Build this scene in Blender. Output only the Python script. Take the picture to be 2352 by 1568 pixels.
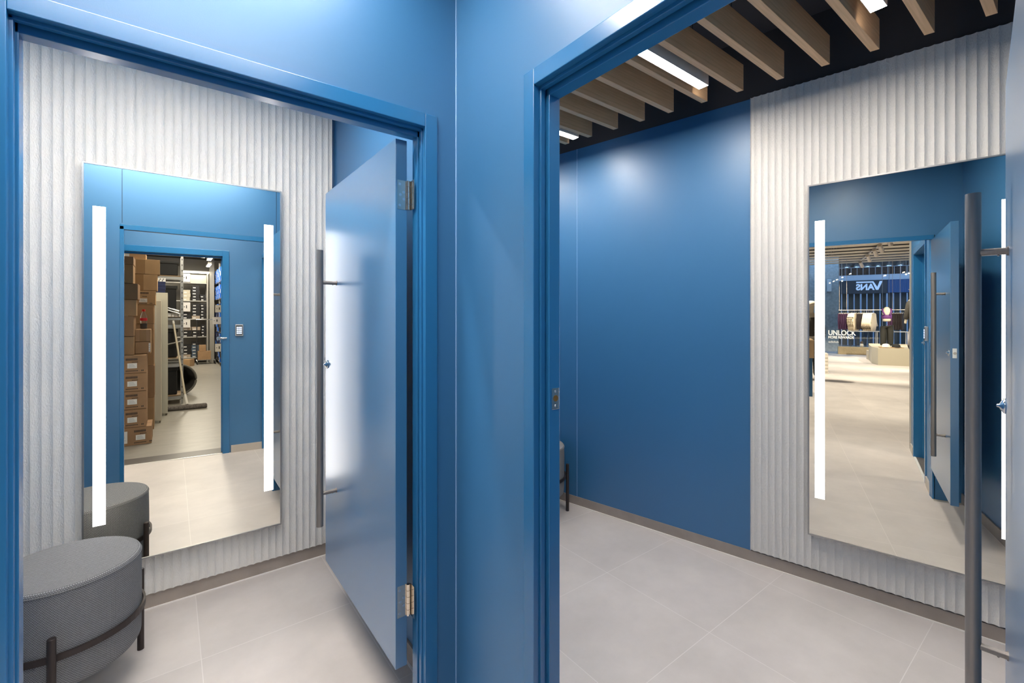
import bpy, bmesh, math, random
from math import pi, sin, cos, radians as R
from mathutils import Vector, Matrix, Euler

for o in list(bpy.data.objects):
    bpy.data.objects.remove(o, do_unlink=True)
SC = bpy.context.scene
COL = SC.collection
random.seed(7)

# ------------------------------------------------------------------ camera
HEAD = 52.0885                       # heading of the lens, degrees from +X
cam = bpy.data.cameras.new('camera')
cam.sensor_width = 36.0
cam.lens = 36.0 * 1037.75 / 2352.0
cam.shift_x = -(1200.0 - 1176.0) / 2352.0
cam.shift_y = -(784.0 - 727.6) / 2352.0
cam.clip_start = 0.02
cam.clip_end = 200
camo = bpy.data.objects.new('camera', cam)
camo.location = (0, 0, 1.41)
camo.rotation_euler = (R(90), 0, R(HEAD - 90))
COL.objects.link(camo)
SC.camera = camo

# ------------------------------------------------------------------ world and exposure
w = bpy.data.worlds.new('world')
SC.world = w
w.use_nodes = True
bg = w.node_tree.nodes['Background']
bg.inputs[0].default_value = (0.36, 0.60, 1.0, 1)
bg.inputs[1].default_value = 1.9
vs = SC.view_settings
SC.display_settings.display_device = 'sRGB'
vs.view_transform = 'Standard'
vs.look = 'None'
vs.gamma = 1.0
vs.use_curve_mapping = False
vs.exposure = 0.9

LAMP = 76.0        # radiance of the linear ceiling lights, right room
LAMP_HALL = 72.0   # hall
LAMP_LEFT = 62.0   # left room
STRIP = 5.2        # radiance of the lit strips in the mirrors


def area_light(name, loc, rot, sx, sy, power, col=(1, .95, .88)):
    l = bpy.data.lights.new(name, 'AREA')
    l.shape = 'RECTANGLE'
    l.size = sx
    l.size_y = sy
    l.energy = power
    l.color = col
    o = bpy.data.objects.new(name, l)
    o.location = loc
    o.rotation_euler = rot
    COL.objects.link(o)
    return o


def spot(name, loc, aim, power, ang=70, col=(1, .92, .80), rad=.04):
    l = bpy.data.lights.new(name, 'SPOT')
    l.energy = power
    l.spot_size = R(ang)
    l.spot_blend = .55
    l.shadow_soft_size = rad
    l.color = col
    o = bpy.data.objects.new(name, l)
    o.location = loc
    d = Vector(aim) - Vector(loc)
    o.rotation_euler = d.to_track_quat('-Z', 'Y').to_euler()
    COL.objects.link(o)
    return o


# the shop's track spotlights and unseen fill lights added to brighten the stock room (all behind the camera)
for x_, y_, ax_, ay_, p_ in ((-2.4, .6, -2.2, .3, 150), (-4.6, -.9, -4.4, -.5, 190), (-6.6, .9, -6.2, .3, 190), (-8.3, -1.3, -8.6, -.9, 220),
                             (-9.6, -2.6, -11.3, -1.9, 240), (-10.6, .4, -10.8, -.3, 220), (-12.1, -1.2, -13.7, -1.0, 170),
                             (-12.1, -3.0, -13.5, -2.6, 170), (-13.3, -1.5, -14.6, -1.0, 160), (-6.0, .0, -9.0, -1.7, 200)):
    spot('shop_spot', (x_, y_, 3.15), (ax_, ay_, 0), p_ * 1.35, 76)
area_light('stock_fill', (0.35, -1.9, 2.95), (0, 0, 0), 0.3, 1.2, 27, (1, .93, .82))
area_light('stock_fill', (0.55, -5.2, 3.05), (0, 0, 0), 0.3, 1.5, 36, (1, .93, .82))
area_light('stock_fill', (0.55, -9.6, 3.15), (0, 0, 0), 0.5, 2.2, 58, (1, .93, .82))


# ------------------------------------------------------------------ materials
def mat(name, col=(.5, .5, .5), rough=.5, metal=0.0, spec=.5, coat=0.0, emit=None, strength=0.0):
    m = bpy.data.materials.new(name)
    m.use_nodes = True
    b = m.node_tree.nodes['Principled BSDF']
    b.inputs['Base Color'].default_value = (*col, 1)
    b.inputs['Roughness'].default_value = rough
    b.inputs['Metallic'].default_value = metal
    b.inputs['Specular IOR Level'].default_value = spec
    b.inputs['Coat Weight'].default_value = coat
    b.inputs['Coat Roughness'].default_value = rough * .72
    if emit:
        b.inputs['Emission Color'].default_value = (*emit, 1)
        b.inputs['Emission Strength'].default_value = strength
    return m


def nodes(m):
    return m.node_tree.nodes, m.node_tree.links, m.node_tree.nodes['Principled BSDF']


def add_noise(m, scale, detail=3, amount=0.1, stretch=(1, 1, 1), bump=0.0, dist=.002, c2=None, coord='Object'):
    """mottles the base colour and/or roughens the surface with a bump"""
    n, l, b = nodes(m)
    tc = n.new('ShaderNodeTexCoord')
    mp = n.new('ShaderNodeMapping')
    mp.inputs['Scale'].default_value = stretch
    no = n.new('ShaderNodeTexNoise')
    no.inputs['Scale'].default_value = scale
    no.inputs['Detail'].default_value = detail
    l.new(tc.outputs[coord], mp.inputs[0])
    l.new(mp.outputs[0], no.inputs['Vector'])
    base = tuple(b.inputs['Base Color'].default_value)
    if amount or c2:
        r = n.new('ShaderNodeValToRGB')
        if c2:
            a1, a2 = base, (*c2, 1)
        else:
            a1 = tuple(min(1, c * (1 + amount)) for c in base[:3]) + (1,)
            a2 = tuple(c * (1 - amount) for c in base[:3]) + (1,)
        r.color_ramp.elements[0].position = .3
        r.color_ramp.elements[1].position = .7
        r.color_ramp.elements[0].color = a1
        r.color_ramp.elements[1].color = a2
        l.new(no.outputs['Fac'], r.inputs[0])
        l.new(r.outputs[0], b.inputs['Base Color'])
    if bump:
        bp = n.new('ShaderNodeBump')
        bp.inputs['Strength'].default_value = bump
        bp.inputs['Distance'].default_value = dist
        l.new(no.outputs['Fac'], bp.inputs['Height'])
        l.new(bp.outputs[0], b.inputs['Normal'])
    return m


BLUE = (0.035, 0.156, 0.335)
blue_wall = add_noise(mat('blue_wall_paint', BLUE, .44, spec=.8), 420, 2, 0.0, bump=.18, dist=.0006)
blue_gloss = add_noise(mat('blue_gloss_paint', (0.020, 0.150, 0.35), .24, spec=.6), 60, 3, 0.0, (8, 8, .6), bump=.10, dist=.0006)
blue_leaf = add_noise(mat('blue_door_paint', (0.030, 0.150, 0.325), .36, spec=.8, coat=.9), 500, 2, 0.0, bump=.10, dist=.0004)
flute_mat = add_noise(mat('white_textured_plaster', (.735, .712, .675), .62, spec=.35), 210, 3, .0, (1, 1, .5), bump=.85, dist=.004)
plaster_white = mat('white_panel_edge', (.78, .74, .68), .6)
skirt_mat = add_noise(mat('taupe_tile_skirting', (.335, .285, .248), .32), 9, 4, .10)
black_mat = mat('matt_black_paint', (.060, .054, .057), .75, spec=.35)
duct_mat = mat('dark_plum_duct_paint', (.03, .022, .026), .6)
steel_mat = add_noise(mat('satin_steel', (.27, .245, .23), .40, .60), 300, 2, .04, (1, 1, .05))
nickel_mat = mat('polished_nickel', (.72, .66, .58), .16, 1.0)
chrome_mat = mat('chrome', (.80, .82, .84), .10, 1.0)
frame_mat = mat('grey_aluminium', (.42, .42, .42), .38, 1.0)
brown_steel = mat('dark_bronze_steel', (.050, .040, .038), .42, .6)
mirror_mat = mat('mirror_glass', (.905, .885, .80), 0.0, 1.0)
lamp_mat = mat('lit_lamp_diffuser', (1, 1, 1), .5, emit=(1, .93, .845), strength=LAMP)
hall_lamp_mat = mat('lit_hall_diffuser', (1, 1, 1), .5, emit=(1, .93, .845), strength=LAMP_HALL)
left_lamp_mat = mat('lit_left_room_diffuser', (1, 1, 1), .5, emit=(1, .93, .845), strength=LAMP_LEFT)
strip_mat = mat('lit_mirror_strip', (1, 1, 1), .5, emit=(1, .965, .93), strength=STRIP)
lampbody_mat = mat('grey_lamp_body', (.62, .60, .58), .45)
rubber_mat = mat('black_rubber', (.02, .02, .02), .7)

# light timber
wood_mat = mat('pale_larch', (.50, .37, .25), .55, spec=.3)
n, l, b = nodes(wood_mat)
tc = n.new('ShaderNodeTexCoord'); mp = n.new('ShaderNodeMapping'); mp.inputs['Scale'].default_value = (1.2, 30, 30)
no = n.new('ShaderNodeTexNoise'); no.inputs['Scale'].default_value = 3.2; no.inputs['Detail'].default_value = 5
no.inputs['Distortion'].default_value = .8
ra = n.new('ShaderNodeValToRGB')
ra.color_ramp.elements[0].position = .32; ra.color_ramp.elements[0].color = (.74, .475, .27, 1)
ra.color_ramp.elements[1].position = .72; ra.color_ramp.elements[1].color = (.58, .355, .195, 1)
l.new(tc.outputs['Object'], mp.inputs[0]); l.new(mp.outputs[0], no.inputs['Vector'])
l.new(no.outputs['Fac'], ra.inputs[0]); l.new(ra.outputs[0], b.inputs['Base Color'])


def tile_material(name, c1, c2, grout, size=.6, loc=(.5, .12, 0), mortar=.0015, rough=.42, streak=(1.0, 1.0, 1.0)):
    m = mat(name, c1, rough)
    n, l, b = nodes(m)
    tc = n.new('ShaderNodeTexCoord')
    mp = n.new('ShaderNodeMapping'); mp.inputs['Location'].default_value = loc
    br = n.new('ShaderNodeTexBrick')
    br.offset = 0.0; br.squash = 1.0
    br.inputs['Scale'].default_value = 1.0
    br.inputs['Mortar Size'].default_value = mortar
    br.inputs['Mortar Smooth'].default_value = .1
    br.inputs['Brick Width'].default_value = size
    br.inputs['Row Height'].default_value = size
    br.inputs['Color1'].default_value = (.96, .96, .96, 1)
    br.inputs['Color2'].default_value = (1.04, 1.04, 1.04, 1)
    br.inputs['Mortar'].default_value = (*grout, 1)
    mp2 = n.new('ShaderNodeMapping'); mp2.inputs['Scale'].default_value = streak
    n1 = n.new('ShaderNodeTexNoise'); n1.inputs['Scale'].default_value = 3.2; n1.inputs['Detail'].default_value = 7; n1.inputs['Roughness'].default_value = .62
    ra = n.new('ShaderNodeValToRGB')
    ra.color_ramp.elements[0].position = .30; ra.color_ramp.elements[0].color = (*c2, 1)
    ra.color_ramp.elements[1].position = .68; ra.color_ramp.elements[1].color = (*c1, 1)
    mx = n.new('ShaderNodeMix'); mx.data_type = 'RGBA'; mx.blend_type = 'MULTIPLY'
    mx.inputs[0].default_value = 1.0
    mx2 = n.new('ShaderNodeMix'); mx2.data_type = 'RGBA'
    l.new(tc.outputs['Object'], mp.inputs[0]); l.new(mp.outputs[0], br.inputs['Vector'])
    l.new(tc.outputs['Object'], mp2.inputs[0]); l.new(mp2.outputs[0], n1.inputs['Vector'])
    l.new(n1.outputs['Fac'], ra.inputs[0])
    l.new(ra.outputs[0], mx.inputs[6]); l.new(br.outputs['Color'], mx.inputs[7])
    l.new(br.outputs['Fac'], mx2.inputs[0])
    l.new(mx.outputs[2], mx2.inputs[6]); mx2.inputs[7].default_value = (*grout, 1)
    l.new(mx2.outputs[2], b.inputs['Base Color'])
    return m


floor_mat = tile_material('grey_porcelain_tiles', (.595, .548, .522), (.505, .465, .443), (.66, .62, .595))
stockfloor_mat = tile_material('grey_vinyl_floor', (.37, .345, .30), (.30, .28, .245), (.30, .28, .245), 8.0, (0, 0, 0), .0005, .35, (1.2, 3.0, 1))


# woven stool fabric, laid out along the mesh's UV map
def weave(name, dark, light, size):
    m = mat(name, dark, .85, spec=.25)
    n, l, b = nodes(m)
    uv = n.new('ShaderNodeUVMap')
    br = n.new('ShaderNodeTexBrick')
    br.offset = .5
    br.inputs['Scale'].default_value = 1.0
    br.inputs['Brick Width'].default_value = size
    br.inputs['Row Height'].default_value = size * .62
    br.inputs['Mortar Size'].default_value = size * .17
    br.inputs['Mortar Smooth'].default_value = .7
    br.inputs['Color1'].default_value = (*light, 1)
    br.inputs['Color2'].default_value = tuple(c * .86 for c in light) + (1,)
    br.inputs['Mortar'].default_value = (*dark, 1)
    bp = n.new('ShaderNodeBump'); bp.inputs['Strength'].default_value = .5; bp.inputs['Distance'].default_value = .0012
    bp.invert = True
    l.new(uv.outputs[0], br.inputs['Vector'])
    l.new(br.outputs['Color'], b.inputs['Base Color'])
    l.new(br.outputs['Fac'], bp.inputs['Height']); l.new(bp.outputs[0], b.inputs['Normal'])
    return m


fabric_mat = weave('grey_woven_upholstery', (.085, .085, .088), (.33, .33, .335), .0066)

_pm = {}


def P(name, col, rough=.6, metal=0.0, spec=.4, **k):
    if name not in _pm:
        _pm[name] = mat(name, col, rough, metal, spec, **k)
    return _pm[name]


# ------------------------------------------------------------------ mesh helpers
class MB:
    def __init__(s):
        s.v = []; s.f = []; s.sm = []; s.mi = []; s.uv = {}

    def add(s, vs, fs, sm=False, mi=0, M=None):
        o = len(s.v)
        for p in vs:
            p = Vector(p)
            s.v.append(M @ p if M is not None else p)
        for f in fs:
            s.f.append([i + o for i in f]); s.sm.append(sm); s.mi.append(mi)
        return o

    def box(s, x0, y0, z0, x1, y1, z1, mi=0, M=None):
        x0, x1 = sorted((x0, x1)); y0, y1 = sorted((y0, y1)); z0, z1 = sorted((z0, z1))
        vs = [(x0, y0, z0), (x1, y0, z0), (x1, y1, z0), (x0, y1, z0), (x0, y0, z1), (x1, y0, z1), (x1, y1, z1), (x0, y1, z1)]
        s.add(vs, [(3, 2, 1, 0), (4, 5, 6, 7), (0, 1, 5, 4), (1, 2, 6, 5), (2, 3, 7, 6), (3, 0, 4, 7)], mi=mi, M=M)
        return s

    def rbox(s, x0, y0, z0, x1, y1, z1, c=.004, mi=0, M=None):
        """box with chamfered edges"""
        bm = bmesh.new()
        bmesh.ops.create_cube(bm, size=1)
        for v in bm.verts:
            v.co = Vector(((x0 + x1) / 2 + v.co.x * abs(x1 - x0), (y0 + y1) / 2 + v.co.y * abs(y1 - y0), (z0 + z1) / 2 + v.co.z * abs(z1 - z0)))
        bmesh.ops.bevel(bm, geom=bm.edges[:], offset=c, segments=2, affect='EDGES', profile=.5)
        s.frombm(bm, mi=mi, M=M)
        return s

    def frombm(s, bm, sm=False, mi=0, M=None):
        bm.verts.index_update()
        s.add([v.co.copy() for v in bm.verts], [[v.index for v in f.verts] for f in bm.faces], sm, mi, M)
        bm.free()

    def cyl(s, p0, p1, r, r1=None, n=20, mi=0, caps=True, M=None):
        p0 = Vector(p0); p1 = Vector(p1); r1 = r if r1 is None else r1
        d = (p1 - p0).normalized()
        a = Vector((0, 0, 1)) if abs(d.z) < .9 else Vector((1, 0, 0))
        u = d.cross(a).normalized(); w_ = d.cross(u)
        vs = []
        for p, rr in ((p0, r), (p1, r1)):
            for i in range(n):
                t = 2 * pi * i / n
                vs.append(p + (u * cos(t) + w_ * sin(t)) * rr)
        s.add(vs, [(i, i + n, (i + 1) % n + n, (i + 1) % n) for i in range(n)], True, mi, M)
        if caps:
            s.add(vs[:n], [list(range(n))], False, mi, M)
            s.add(vs[n:], [list(range(n))[::-1]], False, mi, M)
        return s

    def tube(s, pts, r, n=10, closed=False, mi=0, M=None):
        pts = [Vector(p) for p in pts]
        rings = []
        N = len(pts)
        up = Vector((0, 0, 1))
        for i, p in enumerate(pts):
            a = pts[(i - 1) % N] if (closed or i > 0) else p
            b_ = pts[(i + 1) % N] if (closed or i < N - 1) else p
            d = (b_ - a).normalized()
            u = d.cross(up)
            if u.length < .05:
                u = d.cross(Vector((1, 0, 0)))
            u.normalize(); w_ = u.cross(d)
            rr = r[i] if isinstance(r, (list, tuple)) else r
            rings.append([p + (u * cos(2 * pi * k / n) + w_ * sin(2 * pi * k / n)) * rr for k in range(n)])
        vs = [q for g in rings for q in g]
        fs = []
        M_ = N if closed else N - 1
        for i in range(M_):
            j = (i + 1) % N
            for k in range(n):
                fs.append((i * n + k, i * n + (k + 1) % n, j * n + (k + 1) % n, j * n + k))
        s.add(vs, fs, True, mi, M)
        if not closed:
            s.add(rings[0], [list(range(n))[::-1]], False, mi, M)
            s.add(rings[-1], [list(range(n))], False, mi, M)
        return s

    def lathe(s, prof, n=32, c=(0, 0, 0), mi=0, sm=True, M=None, sx=1, sy=1):
        """profile [(r, z)...] turned about z"""
        vs = []
        for r_, z in prof:
            for i in range(n):
                t = 2 * pi * i / n
                vs.append((c[0] + r_ * cos(t) * sx, c[1] + r_ * sin(t) * sy, c[2] + z))
        fs = []
        for j in range(len(prof) - 1):
            for i in range(n):
                fs.append((j * n + i, j * n + (i + 1) % n, (j + 1) * n + (i + 1) % n, (j + 1) * n + i))
        s.add(vs, fs, sm, mi, M)
        s.add(vs[:n], [list(range(n))[::-1]], False, mi, M)
        s.add(vs[-n:], [list(range(n))], False, mi, M)
        return s

    def prism(s, poly, a0, a1, axis='z', mi=0, M=None):
        """2-D polygon extruded along an axis"""
        n = len(poly)

        def T(p, a):
            return {'z': (p[0], p[1], a), 'x': (a, p[0], p[1]), 'y': (p[0], a, p[1])}[axis]
        vs = [T(p, a0) for p in poly] + [T(p, a1) for p in poly]
        fs = [list(range(n))[::-1], [i + n for i in range(n)]] + [(i, (i + 1) % n, (i + 1) % n + n, i + n) for i in range(n)]
        s.add(vs, fs, False, mi, M)
        return s

    def build(s, name, m, parent=None, bevel=0, sub=0, recalc=True):
        me = bpy.data.meshes.new(name)
        me.from_pydata([tuple(v) for v in s.v], [], s.f)
        for mm in (m if isinstance(m, (list, tuple)) else [m]):
            me.materials.append(mm)
        for p, sm, mi in zip(me.polygons, s.sm, s.mi):
            p.use_smooth = sm; p.material_index = mi
        if recalc:
            bm = bmesh.new(); bm.from_mesh(me)
            bmesh.ops.recalc_face_normals(bm, faces=bm.faces[:])
            bm.to_mesh(me); bm.free()
        me.update()
        o = bpy.data.objects.new(name, me)
        COL.objects.link(o)
        if parent is not None:
            o.parent = parent
        if bevel:
            md = o.modifiers.new('edge', 'BEVEL'); md.width = bevel; md.segments = 2; md.limit_method = 'ANGLE'
        if sub:
            md = o.modifiers.new('soft', 'SUBSURF'); md.levels = sub; md.render_levels = sub
        return o


def tag(o, label, cat, group=None, kind=None):
    o['label'] = label
    o['category'] = cat
    if group: o['group'] = group
    if kind: o['kind'] = kind
    return o


def thing(name, label, cat, loc=(0, 0, 0), rotz=0.0, group=None):
    o = bpy.data.objects.new(name, None)
    o.empty_display_size = .05
    COL.objects.link(o)
    o.location = loc
    o.rotation_euler = (0, 0, rotz)
    return tag(o, label, cat, group)


def struct(o, label=None, cat=None):
    o['kind'] = 'structure'
    if label: o['label'] = label
    if cat: o['category'] = cat
    return o


def dup(root, loc, rotz=None, label=None, group=None):
    r = root.copy(); COL.objects.link(r); r.location = loc
    if rotz is not None: r.rotation_euler = (0, 0, rotz)
    if label: r['label'] = label
    if group: r['group'] = group
    for ch in list(root.children):
        c = ch.copy(); COL.objects.link(c); c.parent = r
        for g in list(ch.children):
            d = g.copy(); COL.objects.link(d); d.parent = c
    return r


def text_mesh(name, txt, size, m, parent=None, loc=(0, 0, 0), rot=(0, 0, 0), depth=.002, bold=0.0, sx=1.0, align='LEFT'):
    """flat lettering cut from the built-in typeface, as a mesh"""
    cu = bpy.data.curves.new(name, 'FONT')
    cu.body = txt; cu.size = size; cu.extrude = depth; cu.offset = bold; cu.align_x = align
    t = bpy.data.objects.new(name + '_src', cu); COL.objects.link(t)
    dg = bpy.context.evaluated_depsgraph_get()
    me = bpy.data.meshes.new_from_object(t.evaluated_get(dg))
    bpy.data.objects.remove(t, do_unlink=True); bpy.data.curves.remove(cu)
    me.name = name
    me.transform(Matrix.Diagonal((sx, 1, 1, 1)))
    me.transform(Matrix.Translation(loc) @ Euler(rot).to_matrix().to_4x4())
    me.materials.clear(); me.materials.append(m)
    o = bpy.data.objects.new(name, me); COL.objects.link(o)
    if parent is not None: o.parent = parent
    return o

# ================================================================== SETTING
# x runs along the wall with the left doorway, y away from the camera through it
AY0, AY1 = 1.375, 1.445          # wall with the left doorway
BX0, BX1 = 0.780, 0.850          # wall with the right doorway
HZ = 2.035                       # clear height of the doorways
AXL, AXR = -0.263, 0.660         # left doorway
BYL, BYR = 0.941, 0.045          # right doorway
WALLTOP = 2.665
SKEW = Matrix.Rotation(R(-78.62), 4, 'Z')     # the right room's back wall stands askew: local -x along it, local y its normal

# floors
fb = MB()
fb.add([(-15.6, -9, 0), (-.72, -9, 0), (-.72, -.146, 0), (.9, .046, 0), (.9, -.4, 0), (3.6, -.4, 0), (3.6, 3.4, 0), (-.95, 3.4, 0), (-.95, 6, 0), (-15.6, 6, 0)],
       [(0, 1, 2, 3, 4, 5, 6, 7, 8, 9)])
fb.add([(-15.6, -9, -.1), (3.6, -9, -.1), (3.6, 6, -.1), (-15.6, 6, -.1)], [(0, 1, 2, 3)])
flo = struct(fb.build('floor', floor_mat, recalc=False), 'large grey porcelain floor tiles with pale joints', 'floor')
fs = MB()
fs.add([(-.72, -12.7, 0), (1.75, -12.7, 0), (1.75, -.25, 0), (.9, -.25, 0), (.9, .046, 0), (-.72, -.146, 0)], [(0, 1, 2, 3, 4, 5)])
struct(fs.build('floor', stockfloor_mat, recalc=False), 'worn beige grey floor of the stock room', 'floor')


def wall_with_door(name, m, x0, x1, y0, y1, z1, d0, d1, dz, along='x'):
    b_ = MB()
    if along == 'x':
        b_.box(x0, y0, 0, d0, y1, z1).box(d1, y0, 0, x1, y1, z1).box(d0, y0, dz, d1, y1, z1)
    else:
        b_.box(x0, y0, 0, x1, d0, z1).box(x0, d1, 0, x1, y1, z1).box(x0, d0, dz, x1, d1, z1)
    return struct(b_.build(name, m))


J = .012   # lining sits just inside the wall opening
wall_with_door('wall_left', blue_wall, -.95, BX0 + .035, AY0, AY1, 2.95, AXL - J, AXR + J, HZ + J)
wb = MB()
wb.box(BX0, BYL + J, 0, BX1, AY0, 2.95).box(BX0, .028, HZ + J, BX1, BYL + J, 2.95)
struct(wb.build('wall_right', blue_wall))
# thin bead of sealant where the two walls meet
wcb = MB(); wcb.cyl((BX0 - .001, AY0 - .001, 0), (BX0 - .001, AY0 - .001, 2.9), .0022, n=8)
struct(wcb.build('trim_1', P('pale_blue_sealant', (.25, .42, .68), .3)))

# wall with the stock-room doorway, turned a little
SANG = math.atan(.119)
SM = Matrix.Translation((0, -.060, 0)) @ Matrix.Rotation(SANG, 4, 'Z')
swall = MB()
swall.box(-.72, -.12, 0, -.44, 0, 2.95, M=SM).box(.432, -.12, 0, .822, 0, 2.95, M=SM).box(-.44, -.12, 2.035, .432, 0, 2.95, M=SM)
struct(swall.build('wall_front', blue_wall))

# left room shell
la = MB()
la.box(-.95, 2.842, 0, .85, 2.90, 3.1)
struct(la.build('wall_back', blue_wall))
la = MB(); la.box(.775, AY1, 0, .85, 2.842, 2.95)
struct(la.build('wall_side', blue_wall))
la = MB(); la.box(-1.0, AY0, 0, -.95, 2.90, 2.95)
struct(la.build('wall_end', blue_wall))

# right room shell
b2 = MB()
b2.box(-3.30, 2.832, 0, -.70, 2.90, WALLTOP).box(-.70, 2.842, 0, .75, 2.90, WALLTOP)
o = struct(b2.build('wall_far', blue_wall)); o.matrix_world = SKEW
b2 = MB(); b2.box(-3.3, 2.838, WALLTOP, .75, 2.90, 3.25)
o = struct(b2.build('wall_upper', black_mat)); o.matrix_world = SKEW
b2 = MB(); b2.cyl((-1.896, 2.831, .06), (-1.896, 2.831, WALLTOP), .0016, n=8)
o = struct(b2.build('trim_2', P('pale_blue_sealant', (.25, .42, .68), .3))); o.matrix_world = SKEW
b2 = MB(); b2.box(BX1 - .03, -.20, 0, 3.1, -.132, 2.95)
struct(b2.build('wall_near', blue_wall))
b2 = MB(); b2.box(.85, 3.02, 0, 3.1, 3.08, 2.95).box(.775, 2.85, 0, .86, 3.08, 2.95)
struct(b2.build('wall_west', blue_wall))
b2 = MB(); b2.box(BX1 - .03, -.132, 0, BX1, .028, 2.95)
struct(b2.build('wall_corner', blue_wall))


q = MB(); q.box(-.2635, AY1 - .0005, HZ + .02, -.2605, AY1 + .0012, 2.95).box(.677, AY1 - .0005, HZ + .02, .680, AY1 + .0012, 2.95)
struct(q.build('trim_12', P('dark_panel_joint', (.012, .035, .07), .6)))


# fluted cladding: shallow coves meeting in sharp ridges
def flutes(name, x0, x1, phase, z0, z1, ridge, depth, back, mw=None, pitch=.0345):
    seg = 8
    xs = []
    k0 = math.ceil((x0 - phase) / pitch); k1 = math.floor((x1 - phase) / pitch)
    xs = [(x0, 0.0)]
    k = k0 - 1
    while phase + k * pitch < x1:
        for i in range(seg):
            x = phase + (k + i / seg) * pitch
            if x0 + 1e-4 < x < x1 - 1e-4:
                u = i / seg
                xs.append((x, depth * (1 - (2 * u - 1) ** 2)))
        k += 1
    xs.append((x1, 0.0))
    m_ = MB()
    n_ = len(xs)
    vs = [(x, ridge + d, z0) for x, d in xs] + [(x, ridge + d, z1) for x, d in xs] + [(x, back, z0) for x, d in xs] + [(x, back, z1) for x, d in xs]
    fsx = []
    for i in range(n_ - 1):
        fsx.append((i, i + 1, n_ + i + 1, n_ + i))
        fsx.append((i, 2 * n_ + i, 2 * n_ + i + 1, i + 1))
        fsx.append((n_ + i, n_ + i + 1, 3 * n_ + i + 1, 3 * n_ + i))
        fsx.append((2 * n_ + i, 3 * n_ + i, 3 * n_ + i + 1, 2 * n_ + i + 1))
    fsx.append((0, n_, 3 * n_, 2 * n_)); fsx.append((n_ - 1, 3 * n_ - 1, 4 * n_ - 1, 2 * n_ - 1))
    m_.add(vs, fsx)
    o_ = struct(m_.build(name, flute_mat))
    if mw is not None: o_.matrix_world = mw
    return o_


flutes('wall_fluted', -.95, .758, -.474, .075, 3.05, 2.815, .0075, 2.842)
flutes('wall_fluted', -.699, .62, -.057, .075, WALLTOP, 2.815, .0075, 2.842, SKEW)

# skirting
sk = MB(); sk.box(-.95, 2.830, 0, .775, 2.842, .082)
struct(sk.build('baseboard_back', skirt_mat))
sk = MB(); sk.box(.765, AY1, 0, .775, 2.83, .078)
struct(sk.build('baseboard_side', skirt_mat))
sk = MB(); sk.box(-3.2, 2.828, 0, .75, 2.842, .066)
o = struct(sk.build('baseboard_far', skirt_mat)); o.matrix_world = SKEW
sk = MB(); sk.box(-3.2, 2.822, 0, .75, 2.829, .005)
o = struct(sk.build('trim_3', P('pale_floor_sealant', (.80, .76, .72), .4))); o.matrix_world = SKEW
sk = MB(); sk.box(-.95, 2.823, 0, .765, 2.831, .005).box(.758, AY1, 0, .766, 2.83, .005)
struct(sk.build('trim_4', P('pale_floor_sealant', (.80, .76, .72), .4)))
sk = MB(); sk.box(BX1, -.132, 0, 3.0, -.122, .075)
struct(sk.build('baseboard_near', skirt_mat))
sk = MB(); sk.box(.50, 0, 0, .79, .010, .075, M=SM)
struct(sk.build('baseboard_front', P('pale_tile_skirting', (.50, .45, .40), .35)))
sk = MB(); sk.box(-.72, 0, 0, -.50, .010, .075, M=SM)
struct(sk.build('baseboard_front', P('pale_tile_skirting', (.50, .45, .40), .35)))

# dark ceilings
for nm, bx in (('ceiling', (-1.0, -.15, 2.95, BX1, 2.92, 3.0)), ('ceiling', (BX1 - .02, -.25, 3.02, 3.6, 3.2, 3.08))):
    c_ = MB(); c_.box(*bx); struct(c_.build(nm, black_mat))
c_ = MB(); c_.box(BX0, AY1, 2.95, BX1, 3.08, 3.08).box(BX1 - .02, -.21, 2.95, BX1, 3.05, 3.03).box(BX1 - .03, -.2, 2.95, 3.1, -.132, 3.06).box(.85, 3.02, 2.95, 3.1, 3.08, 3.06)
struct(c_.build('ceiling', black_mat))


# door linings: flat face, then two steps into the opening
def doorway(name, M_, w0, w1, h, depth, face, steps, right_face=None):
    """opening from w0 to w1 along local x, local y into the wall; steps = [(how far it narrows, from y, to y)]"""
    rf = face if right_face is None else right_face
    root = bpy.data.objects.new(name, None); COL.objects.link(root)
    root.empty_display_size = .05
    root.matrix_world = M_
    struct(root)
    c = MB()
    c.box(w0 - face, -.009, 0, w0, .002, h + face)
    c.box(w1, -.009, 0, w1 + rf, .002, h + face)
    c.box(w0, -.009, h, w1, .002, h + face)
    c.build('casing', blue_gloss, root, bevel=.0018)
    for inL, inT, inR, ya, yb in steps:
        q = MB()
        q.box(w0 - J, ya, 0, w0 + inL, yb, h + inT * 0 - 0)
        q.box(w1 - inR, ya, 0, w1 + J, yb, h)
        q.box(w0 - J, ya, h - inT, w1 + J, yb, h + J)
        q.build('lining', blue_gloss, root, bevel=.0016)
    return root


steps = [(.0, .0, .0, -.001, .011), (.006, .008, .006, .011, .026), (.002, .003, .002, .026, .032), (.010, .024, .010, .032, .070)]
doorway('trim_5', Matrix.Translation((0, AY0, 0)), AXL, AXR, HZ, .07, .044, steps)
MBB = Matrix.Translation((BX0, 0, 0)) @ Matrix.Rotation(R(-90), 4, 'Z')      # local x -> -y, local y -> +x
stepsB = [(.0, .0, .0, -.001, .011), (.007, .008, .0, .011, .026), (.003, .003, .0, .026, .032), (.018, .022, .0, .032, .070)]
tb = doorway('trim_6', MBB, -BYL, -BYR, HZ, .07, .044, stepsB, right_face=.004)
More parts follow.
